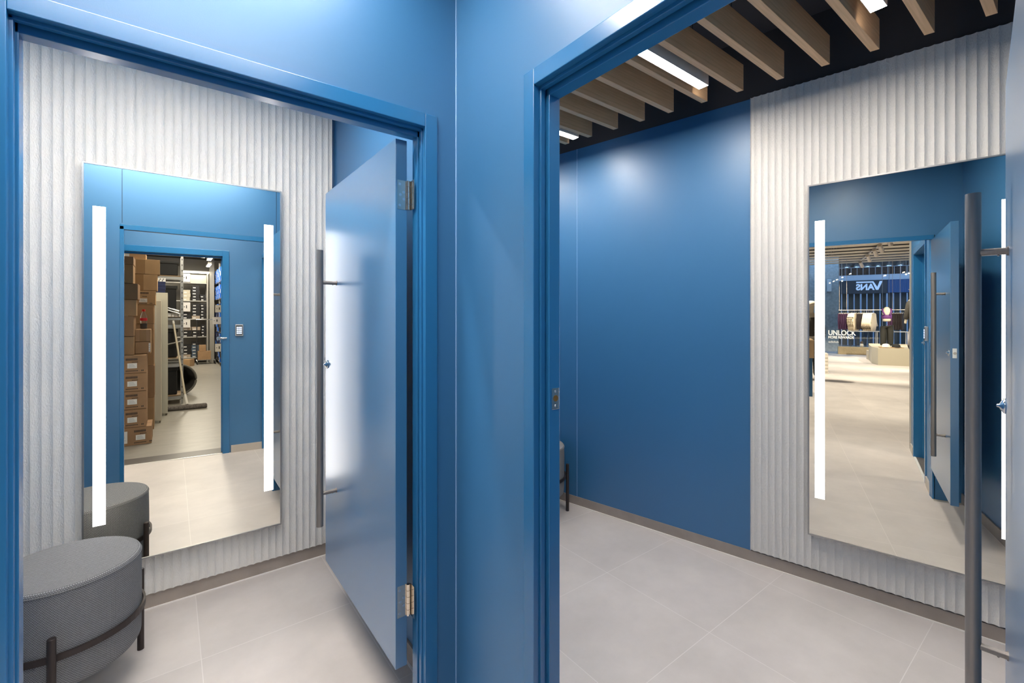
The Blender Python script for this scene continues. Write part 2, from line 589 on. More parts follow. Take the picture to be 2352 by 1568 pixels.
# strike plate let into the right doorway's jamb
sp = MB(); sp.rbox(-.0, 0, 0, .0016, .026, .058, .0006)
plate = sp.build('strike_plate', nickel_mat, tb); plate.location = (-BYL + .018, .040, 1.157)
q = MB(); q.cyl((.001, .013, .030), (.0024, .013, .030), .0085, n=24); q.build('bolt_hole', P('brass_keep', (.45, .22, .07), .3, .8), plate)
q = MB()
for zz in (.010, .049):
    q.cyl((.001, .013, zz), (.0026, .013, zz), .0040, .003, n=16)
q.build('screw', chrome_mat, plate)

MS = SM @ Matrix.Rotation(0, 4, 'Z') @ Matrix.Diagonal((1, -1, 1, 1))
# the stock-room doorway: its face looks towards the fitting rooms
root = bpy.data.objects.new('trim_7', None); COL.objects.link(root); struct(root); root.matrix_world = SM
q = MB(); q.box(-.492, -.002, 0, -.434, .008, 2.094).box(.426, -.002, 0, .484, .008, 2.094).box(-.434, -.002, 2.036, .426, .008, 2.094)
q.build('casing', blue_gloss, root, bevel=.0015)
q = MB(); q.box(-.446, -.125, 0, -.434, 0, 2.04).box(.426, -.125, 0, .438, 0, 2.04).box(-.446, -.125, 2.036, .438, 0, 2.046)
q.build('lining', blue_gloss, root)
q = MB(); q.box(-.434, -.10, 0, -.418, -.06, 2.02).box(.410, -.10, 0, .426, -.06, 2.02).box(-.434, -.10, 2.02, .426, -.06, 2.036)
q.build('doorstop', blue_gloss, root)
q = MB(); q.box(-.434, -.24, .0, .426, -.012, .004); q.build('threshold_strip', P('dark_threshold', (.10, .09, .085), .4), root)
q = MB(); q.box(-.434, -.012, .0, .426, .006, .006); q.build('threshold_edge', P('bright_metal_edge', (.92, .90, .86), .25, .3), root)


# ------------------------------------------------------------------ door leaves
LW, LT, LZ0, LZ1 = .865, .040, .236, 2.004


def leaf(name, label, loc, rotz, flip, hoff):
    """hinge axis at the origin, leaf along local +x; local +flip*y is the side with the pull handle"""
    b_ = MB(); b_.rbox(.004, 0, LZ0, LW, -flip * LT, LZ1, .0015)
    d = b_.build(name, blue_leaf); d.location = loc; d.rotation_euler = (0, 0, rotz)
    struct(d, label, 'door')
    # pull handle on two stand-offs
    hx, off = LW - .185, hoff * flip
    h = MB(); h.cyl((hx, off, .488), (hx, off, 1.704), .0142, n=32)
    ho = h.build('pull_handle', steel_mat, d)
    for zz in (.630, 1.562):
        s_ = MB(); s_.cyl((hx, flip * .002, zz), (hx, flip * (hoff - .012), zz), .0082, n=20)
        s_.cyl((hx, flip * .0165, zz - .0072), (hx, flip * .0165, zz - .0105), .0022, n=10)
        s_.cyl((hx, 0, zz), (hx, flip * .003, zz), .0105, n=20)
        s_.build('standoff', steel_mat, ho)
    # thumb turn near the free edge
    t = MB(); tx, tz = LW - .034, 1.184
    MT = Matrix.Translation((tx, 0, tz)) @ Matrix.Rotation(R(-90 * flip), 4, 'X')
    t.lathe([(.001, .000), (.020, .000), (.020, .003), (.018, .006), (.005, .012), (.004, .016), (.001, .017)], 28, M=MT)
    t.build('thumb_turn', chrome_mat, d)
    e = MB(); e.rbox(LW - .001, -flip * (LT / 2 - .010), tz - .03, LW + .0016, -flip * (LT / 2 + .010), tz + .03, .0008)
    ep = e.build('latch_plate', P('pale_nickel', (.80, .80, .78), .3, .4), d)
    e = MB(); e.cyl((LW, -flip * LT / 2, tz), (LW + .006, -flip * LT / 2, tz), .008, n=16); e.build('latch_bolt', nickel_mat, ep)
    # hinges with five knuckles
    for z0, z1 in ((1.770, 1.868), (.404, .510)):
        hg = MB(); hg.box(.0034, -flip * .006, z0, .0046, -flip * .038, z1)
        hg.box(-.030, -flip * .0515, z0, -.001, -flip * .0500, z1)
        h0 = hg.build('hinge', nickel_mat, d)
        k_ = MB()
        for i in range(5):
            a = z0 + (z1 - z0) * i / 5
            k_.cyl((0, -flip * (LT + .003), a + .0006), (0, -flip * (LT + .003), a + (z1 - z0) / 5 - .0006), .0068, n=16)
        k_.build('knuckle', nickel_mat, h0)
        s_ = MB()
        for dy, fz in ((.014, .14), (.028, .36), (.016, .50), (.028, .60), (.014, .86)):
            zz = z0 + (z1 - z0) * fz
            s_.cyl((.0046, -flip * dy, zz), (.0024, -flip * dy, zz), .0046, n=14)
        s_.build('hinge_screw', chrome_mat, h0)
    return d


leaf('door_1', 'blue door leaf of the left fitting room standing open along the side wall', (.590, 1.440, 0), R(90), 1, .071)
leaf('door_2', 'blue door leaf of the right fitting room standing open at the picture edge', (.845, .052, 0), R(6.8), 1, .058)


# ================================================================== THINGS IN THE FITTING ROOMS
def mirror(label, loc, rotz, x0, x1, strips):
    """hung on the fluted wall; local y points into the wall, glass at y=0"""
    z0, z1 = .266, 2.102
    t = thing('wall_mirror', label, 'mirror', loc, rotz, 'full length mirrors with lit strips')
    f = MB(); e = .0062
    f.box(x0, -.004, z0, x0 + e, .028, z1).box(x1 - e, -.004, z0, x1, .028, z1)
    f.box(x0 + e, -.004, z0, x1 - e, .028, z0 + e).box(x0 + e, -.004, z1 - e, x1 - e, .028, z1)
    f.build('mirror_frame', frame_mat, t)
    g = MB(); g.box(x0 + e, 0, z0 + e, x1 - e, .006, z1 - e); g.build('mirror_glass', mirror_mat, t)
    bk = MB(); bk.box(x0 + .02, .006, z0 + .02, x1 - .02, .027, z1 - .02); bk.build('backing', black_mat, t)
    for a, b_ in strips:
        s_ = MB(); s_.box(a, -.0008, .467, b_, .0002, 1.909); s_.build('light_strip', strip_mat, t)
    return t


mirror('full-length mirror with two lit white strips in the left fitting room beside the grey stool', (0, 2.787, 0), 0, -.311, .483, ((-.276, -.233), (.399, .443)))
nd = Vector((.98, .197, 0)).normalized() * 2.787
mirror('full-length mirror with lit white strips in the right fitting room, behind the tall pull handle', tuple(nd), R(-78.62), -.414, .380, ((-.382, -.339), (.291, .334)))


def stool(label, loc, rotz):
    t = thing('round_stool', label, 'stool', loc, rotz, 'round upholstered stools')
    r_, z0, z1 = .218, .130, .487
    prof = [(.02, z0)]
    for k in range(9):
        a = -pi / 2 + pi / 2 * k / 8
        prof.append((r_ - .034 + .034 * cos(a), z0 + .034 + .034 * sin(a)))
    for k in range(1, 12):
        prof.append((r_ + .002 * sin(pi * k / 12), z0 + .034 + (z1 - .012 - z0 - .034) * k / 12))
    side_n = len(prof)
    for k in range(9):
        a = pi / 2 * k / 8
        prof.append((r_ - .012 + .012 * cos(a), z1 - .012 + .012 * sin(a)))
    for k in range(1, 10):
        q = r_ - .012 - (r_ - .014) * k / 9
        prof.append((q, z1 + .004 * (1 - (q / r_) ** 2)))
    n = 72
    me = bpy.data.meshes.new('cushion'); bm = bmesh.new(); uvl = bm.loops.layers.uv.new('UVMap')
    rows = [[bm.verts.new((a * cos(2 * pi * i / n), a * sin(2 * pi * i / n), z)) for i in range(n)] for a, z in prof]
    for j in range(len(prof) - 1):
        for i in range(n):
            f = bm.faces.new((rows[j][i], rows[j][(i + 1) % n], rows[j + 1][(i + 1) % n], rows[j + 1][i])); f.smooth = True
            top = j >= side_n + 7
            for lp, (jj, ii) in zip(f.loops, ((j, i), (j, i + 1), (j + 1, i + 1), (j + 1, i))):
                p, z = prof[jj]
                lp[uvl].uv = (p * cos(2 * pi * ii / n), p * sin(2 * pi * ii / n)) if top else (ii / n * 2 * pi * r_, z if jj < side_n + 8 else z)
    bm.faces.new(rows[-1]).smooth = True
    bm.faces.new(rows[0][::-1])
    bm.normal_update(); bm.to_mesh(me); bm.free(); me.materials.append(fabric_mat)
    c = bpy.data.objects.new('cushion', me); COL.objects.link(c); c.parent = t
    s_ = MB(); s_.tube([((r_ + .0004) * cos(2 * pi * i / 64), (r_ + .0004) * sin(2 * pi * i / 64), z1 - .0135) for i in range(64)], .0017, 6, True)
    s_.build('seam', P('stool_seam', (.20, .20, .205), .8), c)
    rg = MB()
    n = 64; zr0, zr1 = .252, .274
    vs = []
    for rr, zz in ((r_ + .006, zr0), (r_ + .0135, zr0), (r_ + .0135, zr1), (r_ + .006, zr1)):
        vs += [(rr * cos(2 * pi * i / n), rr * sin(2 * pi * i / n), zz) for i in range(n)]
    rg.add(vs, [(a * n + i, a * n + (i + 1) % n, ((a + 1) % 4) * n + (i + 1) % n, ((a + 1) % 4) * n + i) for a in range(4) for i in range(n)])
    rg.build('frame_ring', brown_steel, t)
    for k in range(3):
        a = R(29.6 + 120 * k); q = .2425
        g = MB(); g.cyl((q * cos(a), q * sin(a), 0.0), (q * cos(a), q * sin(a), .338), .0118, n=24)
        g.cyl((q * cos(a), q * sin(a), .338), (q * cos(a), q * sin(a), .3405), .0118, .0098, n=24)
        g.build('leg', brown_steel, t)
    return t


stool('round grey woven stool on dark legs by the mirror in the left fitting room', (-.311, 2.392, 0), 0)
stool('round grey woven stool mostly hidden behind the right doorway frame', (2.09, 2.545, 0), R(-68))


def lamp(label, x0, x1, y, z=2.6, group='ceiling lights', wid=.054, dm=None):
    t = thing('ceiling_light', label, 'ceiling light', ((x0 + x1) / 2, y, z), 0, group)
    hx = (x1 - x0) / 2
    b_ = MB(); b_.box(-hx, -wid / 2, .006, hx, wid / 2, .052).box(-hx, -wid / 2, 0, hx, -wid / 2 + .0016, .006).box(-hx, wid / 2 - .0016, 0, hx, wid / 2, .006)
    b_.build('housing', lampbody_mat, t)
    d = MB(); d.box(-hx + .001, -wid / 2 + .0018, .0008, hx - .001, wid / 2 - .0018, .006); d.build('diffuser', dm or lamp_mat, t)
    for sx in (-.7, .7):
        k = MB(); k.cyl((hx * sx, 0, .052), (hx * sx, 0, 2.95 - z), .0015, n=6); k.build('hanger', P('steel_wire', (.3, .3, .3), .4, 1), t)
    return t


G = 'linear lights between the timber battens'
lamp('lit linear ceiling light between battens, just inside the right doorway head', 1.50, 2.183, 1.272, group=G)
lamp('lit linear ceiling light at the top edge, above the fluted white wall', 1.50, 2.165, .533, group=G)
lamp('lit linear ceiling light half hidden behind the right doorway frame, farthest of the row', 1.50, 2.135, 2.160, group=G)
lamp('linear ceiling light deep in the right fitting room', 1.50, 1.95, 2.80, group=G)
lamp('linear ceiling light over the hall near the left wall', -.45, .45, 1.13, 2.62, 'hall ceiling lights', dm=hall_lamp_mat)
lamp('linear ceiling light over the hall by the stock room door', -.50, .46, .42, 2.62, 'hall ceiling lights', dm=hall_lamp_mat)
lamp('linear ceiling light over the left fitting room near the mirror', -.60, .50, 2.02, 2.66, 'left room ceiling lights', dm=left_lamp_mat)
lamp('linear ceiling light over the left fitting room near its door', -.60, .50, 1.64, 2.66, 'left room ceiling lights', dm=left_lamp_mat)

# timber battens hung under the dark ceiling of the right room, cut off parallel to its askew back wall
ys = [1.0917 * q for q in (.231 - .1645, .231, .395, .558, .723, .893, 1.062, 1.228, 1.399, 1.56, 1.723, 1.894, 2.059)]
words = ['first', 'second', 'third', 'fourth', 'fifth', 'sixth', 'seventh', 'eighth', 'ninth', 'tenth', 'eleventh', 'twelfth', 'thirteenth']
BZ0, BZ1 = 2.6, 2.735
for i, y in enumerate(ys):
    ya, yb = y, y + .0325
    xe = lambda yy: (2.558 - .1971 * yy) / .9804
    x0 = 1.50
    lab = 'pale timber ceiling batten above the right fitting room, %s from the handle side' % words[i]
    t = thing('ceiling_batten', lab, 'ceiling batten', (x0, y, BZ0), 0, 'timber ceiling battens')
    b_ = MB(); b_.prism([(0, 0), (xe(ya) - x0, 0), (xe(yb) - x0, .0325), (0, .0325)], 0, BZ1 - BZ0)
    o = b_.build('board', wood_mat, t, bevel=.0012)
    for xx in (.12, .42):
        k = MB(); k.cyl((xx, .015, BZ1 - BZ0), (xx, .015, 3.02 - BZ0), .0018, n=6); k.build('hanger', P('black_wire', (.03, .03, .03), .5), t)
d_ = MB(); d_.box(0, 0, 0, .16, 2.6, .12)
o = d_.build('ceiling_duct', duct_mat, bevel=.004); o.location = (1.72, .05, 2.88); o.rotation_euler = (0, 0, R(11))
tag(o, 'dark plum duct above the timber battens', 'duct')
d_ = MB(); d_.box(0, 0, 0, .05, 2.6, .05)
o = d_.build('cable_tray', black_mat, bevel=.002); o.location = (1.42, .05, 2.86); o.rotation_euler = (0, 0, R(11))
tag(o, 'black cable tray above the timber battens', 'cable tray')

# keypad beside the stock-room doorway (seen in the left mirror)
t = thing('keypad', 'small grey access keypad with lit keys beside the stock room doorway', 'keypad', tuple(SM @ Vector((.573, 0, 1.272))), SANG)
b_ = MB(); b_.rbox(-.036, 0, -.060, .036, .020, .060, .005); b_.build('keypad_body', P('keypad_grey', (.55, .56, .58), .35, .6), t)
b_ = MB(); b_.rbox(-.028, .0195, -.050, .028, .0225, .050, .001); b_.build('keypad_face', P('keypad_black', (.03, .03, .035), .3), t)
for r_ in range(4):
    for c in range(3):
        k = MB(); k.rbox(-.0225 + c * .016, .0222, -.040 + r_ * .020, -.0095 + c * .016, .0245, -.024 + r_ * .020, .001)
        k.build('key', P('lit_key', (.6, .7, .95), .4, emit=(.55, .68, 1), strength=.55), t)

# lever handle at the stock-room doorway
t = thing('lever_handle', 'shiny metal lever handle at the edge of the stock room doorway', 'door handle', tuple(SM @ Vector((.418, .0, 1.19))), SANG)
b_ = MB(); b_.cyl((-.022, -.008, 0), (-.022, .010, 0), .022, n=24); b_.build('rosette', chrome_mat, t)
b_ = MB(); b_.tube([(-.022, .009, 0), (-.022, .012, 0), (-.008, .017, 0), (.02, .018, .002), (.046, .018, .002)], [.008, .008, .0085, .009, .008], 14); b_.build('lever', chrome_mat, t)


# ================================================================== STOCK ROOM (behind the camera, seen in the left mirror)
sw = P('stock_wall_grey', (.42, .40, .36), .8)
q = MB(); q.box(-.80, -12.7, 0, -.72, -.146, 3.3); struct(q.build('wall_stock_left', sw))
q = MB(); q.box(1.75, -12.7, 0, 1.83, -.2, 3.3).box(.83, -.25, 0, 1.83, -.21, 3.3); struct(q.build('wall_stock_right', sw))
q = MB(); q.box(-.80, -12.78, 0, 1.83, -12.7, 3.3); struct(q.build('wall_stock_back', sw))
q = MB(); q.box(-.80, -12.7, 3.3, 1.83, -.02, 3.36); q.box(-.75, -.18, 2.9, .82, .02, 3.36); struct(q.build('ceiling_stock', P('stock_ceiling', (.06, .055, .05), .8)))

kraft = [add_noise(mat('kraft_cardboard_%d' % i, c, .75, spec=.25), 7, 3, .09) for i, c in enumerate(((.42, .26, .14), (.36, .215, .12), (.50, .32, .17)))]
tape_mat = P('brown_parcel_tape', (.34, .20, .09), .25)
paper = P('white_paper_label', (.82, .81, .78), .6)
ink = P('black_print', (.035, .03, .03), .7)


def carton(label, x0, x1, y, z0, z1, dep=.38, k=0, labels=(), tape=None, prints=(), rot=0.0, group='cartons in the stock room'):
    """x0..x1 across, front face at y (towards the fitting rooms)"""
    cx = (x0 + x1) / 2; hw = (x1 - x0) / 2; h = z1 - z0
    t = thing('cardboard_box', label, 'box', (cx, y - dep / 2, z0), rot, group)
    b_ = MB(); b_.rbox(-hw, -dep / 2, .001, hw, dep / 2, h - .001, .003); b_.build('carton', kraft[k], t)
    f = MB(); f.box(-hw + .004, -.0015, h - .0015, hw - .004, .0015, h - .0002); f.build('flap_gap', ink, t)
    if tape:
        f = MB(); f.box(tape[0], dep / 2 - .001, .003, tape[1], dep / 2 + .0006, h - .004); f.build('tape', tape_mat, t)
    for a in labels:
        f = MB(); f.box(a[0], dep / 2 - .001, a[1], a[2], dep / 2 + .0012, a[3]); lb = f.build('shipping_label', paper, t)
        g = MB()
        for i in range(3):
            zz = a[1] + (a[3] - a[1]) * (.25 + .25 * i)
            g.box(a[0] + .012, dep / 2 + .001, zz - .0016, a[2] - .012 - .008 * i, dep / 2 + .0016, zz + .0016)
        g.build('label_print', P('grey_print', (.3, .3, .3), .7), lb)
    if prints:
        g = MB()
        for a in prints:
            n_ = max(1, int((a[2] - a[0]) / .011))
            for i in range(n_):
                xx = a[0] + (a[2] - a[0]) * i / n_
                g.box(xx, dep / 2 - .001, a[1], xx + .0075, dep / 2 + .0007, a[3])
        g.build('print', ink, t)
    return t


ords = ['bottom', 'second', 'third', 'fourth', 'top']
for i in range(5):
    x1 = -.167 if i == 0 else -.212
    cx = (-.60 + x1) / 2
    ox = .07 if i == 0 else 0
    L = [(-.372 - cx + ox, .055, -.292 - cx + ox, .110)]
    if i == 0: L.append((-.44 - cx, .03, -.372 - cx, .16))
    carton('brown carton with a white label, %s of five by the stock room doorway' % ords[i], -.60, x1, -.96, .198 * i, .198 * (i + 1) - .002, .40, 1, L,
           prints=((-.385 - cx + ox, .140, -.285 - cx + ox, .164), (-.335 - cx + ox, .118, -.280 - cx + ox, .126), (-.385 - cx + ox, .022, -.28 - cx + ox, .032), (-.255 - cx + ox, .02, -.232 - cx + ox, .035)))
zz = .990
for i, (h, x1) in enumerate(((.206, -.319), (.226, -.319), (.180, -.302), (.180, -.284), (.208, -.326), (.09, -.323))):
    nm = ('lowest', 'second', 'third', 'fourth', 'fifth', 'topmost')[i]
    carton('plain brown carton, %s of the tall left stack on the labelled cartons' % nm, -.62, x1, -1.0, zz, zz + h - .003, .34, i % 2, rot=R((0, .6, -1.0, .8, 0, 0)[i]))
    zz += h
carton('brown taped carton under the one carrying the drink bottle', -.316, -.181, -1.15, .990, 1.128, .32, 0, ((.05, .02, .066, .12),))
carton('brown taped carton with a drink bottle standing on it', -.318, -.181, -1.15, 1.130, 1.268, .32, 0, tape=(-.03, .03))
for i, (a, b_, z0, z1, k) in enumerate(((-.44, -.165, 0, .40, 0), (-.44, -.160, .401, .80, 1), (-.45, -.165, .801, 1.255, 0))):
    carton('brown carton low in the rear stack beside the white cabinet, %s from the floor' % ('first', 'second', 'third')[i], a, b_, -1.75, z0, z1, .32, k)
carton('small brown carton behind the drink bottle', -.41, -.168, -1.75, 1.257, 1.322, .32, 0)
carton('brown carton behind the drink bottle, under a labelled carton', -.41, -.165, -1.75, 1.324, 1.560, .32, 0)
carton('brown carton with a white label and black print, high in the rear stack', -.40, -.150, -1.75, 1.562, 1.738, .32, 2, ((-.032, .030, .045, .078),),
       prints=((-.04, .135, .06, .155), (.0, .098, .045, .108), (-.035, .012, .045, .022), (.07, .012, .10, .024)))
carton('golden brown taped carton, second from the top of the rear stack', -.40, -.132, -1.75, 1.740, 1.941, .32, 2, tape=(-.075, .0))
carton('golden brown taped carton at the top of the rear stack, askew', -.39, -.112, -1.75, 1.943, 2.128, .32, 2, tape=(-.09, -.005), rot=R(-2))
carton('small brown carton lying on the topmost golden carton', -.40, -.243, -1.78, 2.130, 2.20, .25, 0)

# drink bottle
t = thing('drink_bottle', 'clear plastic drink bottle with a red cap, a third full of dark drink', 'bottle', (-.248, -1.30, 1.2695))
clear = mat('clear_plastic', (.9, .92, .92), .08, spec=.5); clear.node_tree.nodes['Principled BSDF'].inputs['Transmission Weight'].default_value = .96
clear.node_tree.nodes['Principled BSDF'].inputs['IOR'].default_value = 1.2
b_ = MB(); b_.lathe([(.012, 0), (.029, .002), (.032, .012), (.032, .055), (.0295, .075), (.032, .095), (.0325, .125), (.030, .150), (.022, .178), (.013, .196), (.0125, .206)], 28); b_.build('bottle', clear, t)
b_ = MB(); b_.lathe([(.010, .002), (.0275, .003), (.0305, .012), (.0305, .054), (.029, .064), (.001, .064)], 28); b_.build('drink', P('dark_drink', (.012, .006, .005), .15), t)
b_ = MB(); b_.lathe([(.0331, .096), (.0334, .098), (.0334, .126), (.0331, .128)], 28); b_.build('label_band', P('red_label', (.62, .02, .03), .4), t)
b_ = MB(); b_.lathe([(.0145, .204), (.0150, .206), (.0150, .226), (.0135, .229)], 24); b_.build('cap', P('red_cap', (.75, .02, .02), .35), t)

cream = P('cream_metal', (.62, .58, .48), .45)
t = thing('storage_cabinet', 'tall cream metal cabinet with a worn edge beside the carton stacks', 'cabinet', (-.36, -2.37, 0))
b_ = MB(); b_.rbox(-.24, -.25, .03, .263, .245, 1.628, .004); b_.box(-.22, -.23, 0, .24, .23, .03); b_.build('body', cream, t)
b_ = MB(); b_.rbox(-.235, .245, .05, .205, .258, 1.60, .003); b_.build('door', P('cream_metal_pale', (.68, .64, .54), .45), t)
t = thing('storage_cabinet', 'cream cabinet behind the first, stacked with navy shoeboxes', 'cabinet', (-.36, -2.92, 0))
b_ = MB(); b_.rbox(-.24, -.26, .03, .328, .265, 1.755, .004); b_.box(-.22, -.24, 0, .30, .25, .03); b_.build('body', P('cream_metal_grey', (.52, .50, .42), .5), t)
navy = P('navy_shoebox', (.02, .028, .085), .5); whitebox = P('white_dotted_box', (.75, .75, .76), .5)


def shoebox(label, x0, x1, y, z0, z1, m, dep=.30, mark=True, group='shoeboxes in the stock room', rot=0.0):
    t = thing('shoe_box', label, 'shoebox', ((x0 + x1) / 2, y - dep / 2, z0), rot, group)
    hw = (x1 - x0) / 2; h = z1 - z0
    b_ = MB(); b_.box(-hw + .003, -dep / 2 + .003, .0005, hw - .003, dep / 2 - .003, h * .72); b_.build('tray', m, t)
    b_ = MB(); b_.box(-hw, -dep / 2, h * .70, hw, dep / 2, h - .0015); b_.build('lid', m, t)
    if mark:
        g = MB(); g.box(-hw * .72, dep / 2 - .004, h * .16, hw * .02, dep / 2 - .0022, h * .44); g.build('box_label', paper, t)
    return t


for i in range(4):
    o = shoebox('navy shoebox with white print on the cream cabinet, %s of the pile' % ('lowest', 'second', 'third', 'topmost')[i] if i < 3 else 'white dotted shoebox on top of the navy pile',
                -.36, -.058 + .004 * (i % 2), -2.66, 1.757 + .052 * i, 1.757 + .052 * (i + 1), navy if i < 3 else whitebox, .22)
g = MB()
for i in range(3):
    for j in range(2):
        g.cyl((.045 + .035 * i + .012 * j, .1085, .014 + .022 * j), (.045 + .035 * i + .012 * j, .1125, .014 + .022 * j), .0065, n=10)
g.build('dots', ink, o)

# metal rack with bins
galv = P('galvanised_steel', (.50, .50, .49), .38, .9)
t = thing('storage_rack', 'galvanised metal rack loaded with black bins behind the floor mop', 'rack', (-.26, -3.90, 0))
for xx in (-.42, .408):
    for yy in (-.25, .25):
        b_ = MB(); b_.box(xx - .016, yy - .016, 0, xx + .016, yy + .016, 2.42); u = b_.build('upright', galv, t)
        g = MB()
        for k in range(26):
            g.box(xx - .005, yy + .0155, .08 + k * .09, xx + .005, yy + .0172, .105 + k * .09)
        g.build('slots', ink, u)
for z in (2.037, 1.385, 1.26, .63, .107):
    b_ = MB()
    for yy in (-.25, .25):
        b_.box(-.42, yy - .012, z - .026, .408, yy + .012, z + .022)
    b_.build('beam', galv, t)
ply = P('chipboard_shelf', (.36, .25, .15), .7)
for z in (2.062, 1.395, .735, .132):
    b_ = MB(); b_.box(-.42, -.24, z, .40, .262, z + .016); b_.build('shelf_board', ply, t)
for a, b_, in (((-.20, 1.72), (.37, 1.50)), ((-.20, 1.69), (.37, 1.46)), ((-.2, .86), (.40, 1.02))):
    g = MB(); g.tube([(a[0], .27, a[1]), (b_[0], .27, b_[1])], .013, 10); g.build('brace', P('bright_rail', (.70, .69, .66), .25, 1), t)
bag = P('black_plastic_bin', (.017, .017, .018), .5)
for i, (x0, x1, z0, z1, lb) in enumerate(((-.55, .115, 2.080, 2.30, 'long black bin on the top shelf of the metal rack'), (-.40, .09, 1.50, 1.93, 'black bin under the top shelf of the metal rack'),
                                        (-.40, .10, .755, 1.22, 'large black bin on the middle shelf of the metal rack'), (-.40, .10, .150, .590, 'large black bin on the bottom shelf of the metal rack'))):
    t = thing('storage_bin', lb, 'bin', ((x0 + x1) / 2, -3.90, z0), 0, 'black bins on the metal rack')
    hw = (x1 - x0) / 2; h = z1 - z0
    if i == 1: t.location.z = 1.477; h = .44
    b_ = MB(); b_.rbox(-hw * .94, -.19, .001, hw * .94, .20, h * .9, .012); b_.build('tub', bag, t)
    b_ = MB(); b_.rbox(-hw, -.205, h * .88, hw, .215, h, .006); b_.build('lid', P('black_lid', (.03, .03, .03), .4), t)
for i in range(4):
    shoebox('small white and navy carton in the row on the rack shelf, %s in the row' % ('first', 'second', 'third', 'last')[i], -.035 + .045 * i, .008 + .045 * i, -3.66, 1.4125, 1.474, whitebox, .3, True, 'small cartons on the rack shelf')

# floor mop
t = thing('floor_mop', 'wide grey dust mop leaning on the metal rack', 'mop', (.205, -3.0, 0))
g = MB(); g.tube([(-.170, -.60, 1.335), (-.02, -.06, .14)], .0135, 12); g.build('mop_handle', P('cream_pole', (.66, .58, .44), .45), t)
g = MB(); g.cyl((-.165, -.585, 1.30), (-.172, -.607, 1.345), .0155, n=12); g.build('end_cap', P('white_plastic', (.8, .78, .74), .4), t)
g = MB(); g.tube([(-.03, -.09, .22), (-.006, -.01, .075)], [.016, .022], 12); g.build('socket', P('white_plastic', (.8, .78, .74), .4), t)
pts = []
me_ = MB()
rings = []
for i in range(41):
    x = -.245 + .49 * i / 40
    rings.append((x, .03 * (x / .245) ** 2 * 0, .034))
me_.tube([(x, y + .012 * x / .245, z) for x, y, z in rings], [.040 * min(1, (1 - abs(r_[0]) / .252) * 8 + .3) + .004 * random.random() for r_ in rings], 16)
o = me_.build('mop_head', add_noise(mat('grey_mop_yarn', (.17, .15, .14), .95), 90, 3, .45, bump=1.0, dist=.01), t)
for v in o.data.vertices:
    v.co.z = max(.0, v.co.z - .0) if v.co.z > .002 else .002

# big round tub lying behind the rack
t = thing('round_tub', 'large black round tub lying on its side behind the metal rack', 'tub', (.10, -4.62, 0))
g = MB()
MT = Matrix.Translation((0, 0, .281)) @ Matrix.Rotation(R(-8), 4, 'Z') @ Matrix.Rotation(R(90), 4, 'X')
g.lathe([(.20, .50), (.235, .50), (.27, .02), (.28, .0), (.262, 0), (.225, .46), (.01, .46)], 48, M=MT); g.build('tub_shell', P('black_rubber_tub', (.045, .043, .04), .5), t)
g = MB(); g.tube([tuple(MT @ Vector((.270 * cos(2 * pi * i / 48), .270 * sin(2 * pi * i / 48), -.004))) for i in range(48)], .018, 10, True); g.build('rim', P('grey_rim', (.17, .165, .15), .5), t)
carton('small golden carton lying tilted on the floor at the far end', .27, .50, -10.4, 0.001, .20, .25, 2, rot=R(28))

# far shelving with shoeboxes
t = thing('shelving_unit', 'grey shelving full of black shoeboxes at the far stock room wall', 'shelving', (.25, -11.8, 0))
gs = P('grey_shelf_metal', (.45, .43, .39), .5, .3)
for xx in (-.70, .655):
    for yy in (-.27, .27):
        b_ = MB(); b_.box(xx - .02, yy - .02, 0, xx + .02, yy + .02, 2.76); b_.build('upright', gs, t)
for z in (2.455, 1.907, 1.351, .804, .17):
    b_ = MB(); b_.rbox(-.72, -.29, z - .022, .63, .29, z, .003); b_.build('shelf', P('pale_shelf', (.60, .58, .53), .45), t)
blackbox = P('black_shoebox', (.022, .021, .022), .5); creambox = P('cream_shoebox', (.62, .56, .42), .6); bluebox = P('grey_blue_shoebox', (.09, .13, .18), .5); beige = P('beige_shoebox', (.46, .37, .28), .6)
rowname = {1.907: 'upper', 1.351: 'middle', .804: 'lower', .17: 'bottom'}
cols = {1.907: ((.285, .475, [creambox] * 3, .108), (.505, .705, [blackbox] * 5, .092), (.715, .868, [blackbox] * 2, .096)),
        1.351: ((.285, .485, [blackbox] * 2, .10), (.505, .715, [beige] + [blackbox] * 4, .094), (.72, .868, [blackbox] * 5, .094)),
        .804: ((.285, .495, [blackbox, blackbox, beige], .10), (.51, .72, [blackbox, blackbox, beige], .10), (.74, .868, [blackbox] * 4, .092)),
        .17: ((.285, .49, [beige, blackbox, blackbox, blackbox], .10), (.50, .70, [bluebox] * 4 + [blackbox] * 1, .094), (.715, .868, [bluebox] * 4, .094))}
for z in cols:
    for c, (a, b_, ms, h) in enumerate(cols[z]):
        for k, m_ in enumerate(ms):
            cn = m_.name.split('_')[0].replace('grey', 'slate')
            shoebox('%s shoebox on the %s shelf of the far shelving, %s column, number %d up' % (cn, rowname[z], ('outer', 'middle', 'inner')[c], k + 1),
                    a + .006 * ((k * 7 + c) % 3), b_ + .006 * ((k * 5 + c) % 3) - .008, -11.52, z + .001 + h * k, z + h * (k + 1), m_, .30, True, 'shoeboxes on the far shelving')


def blade(label, x0, x1, y, z0, z1):
    t = thing('shelf_sign', label, 'sign', ((x0 + x1) / 2, y, z0), 0, 'white signs on the shelving')
    hw = (x1 - x0) / 2; h = z1 - z0
    b_ = MB(); b_.box(-hw, -.003, 0, hw, .003, h); b_.build('panel', P('white_sign_panel', (.74, .70, .65), .5), t)
    g = MB(); g.box(-hw * .12, .0028, h * .35, hw * .12, .0042, h * .68); g.cyl((-hw * .6, .0028, h * .5), (-hw * .6, .0042, h * .5), h * .05, n=10); g.build('print', ink, t)
    return t


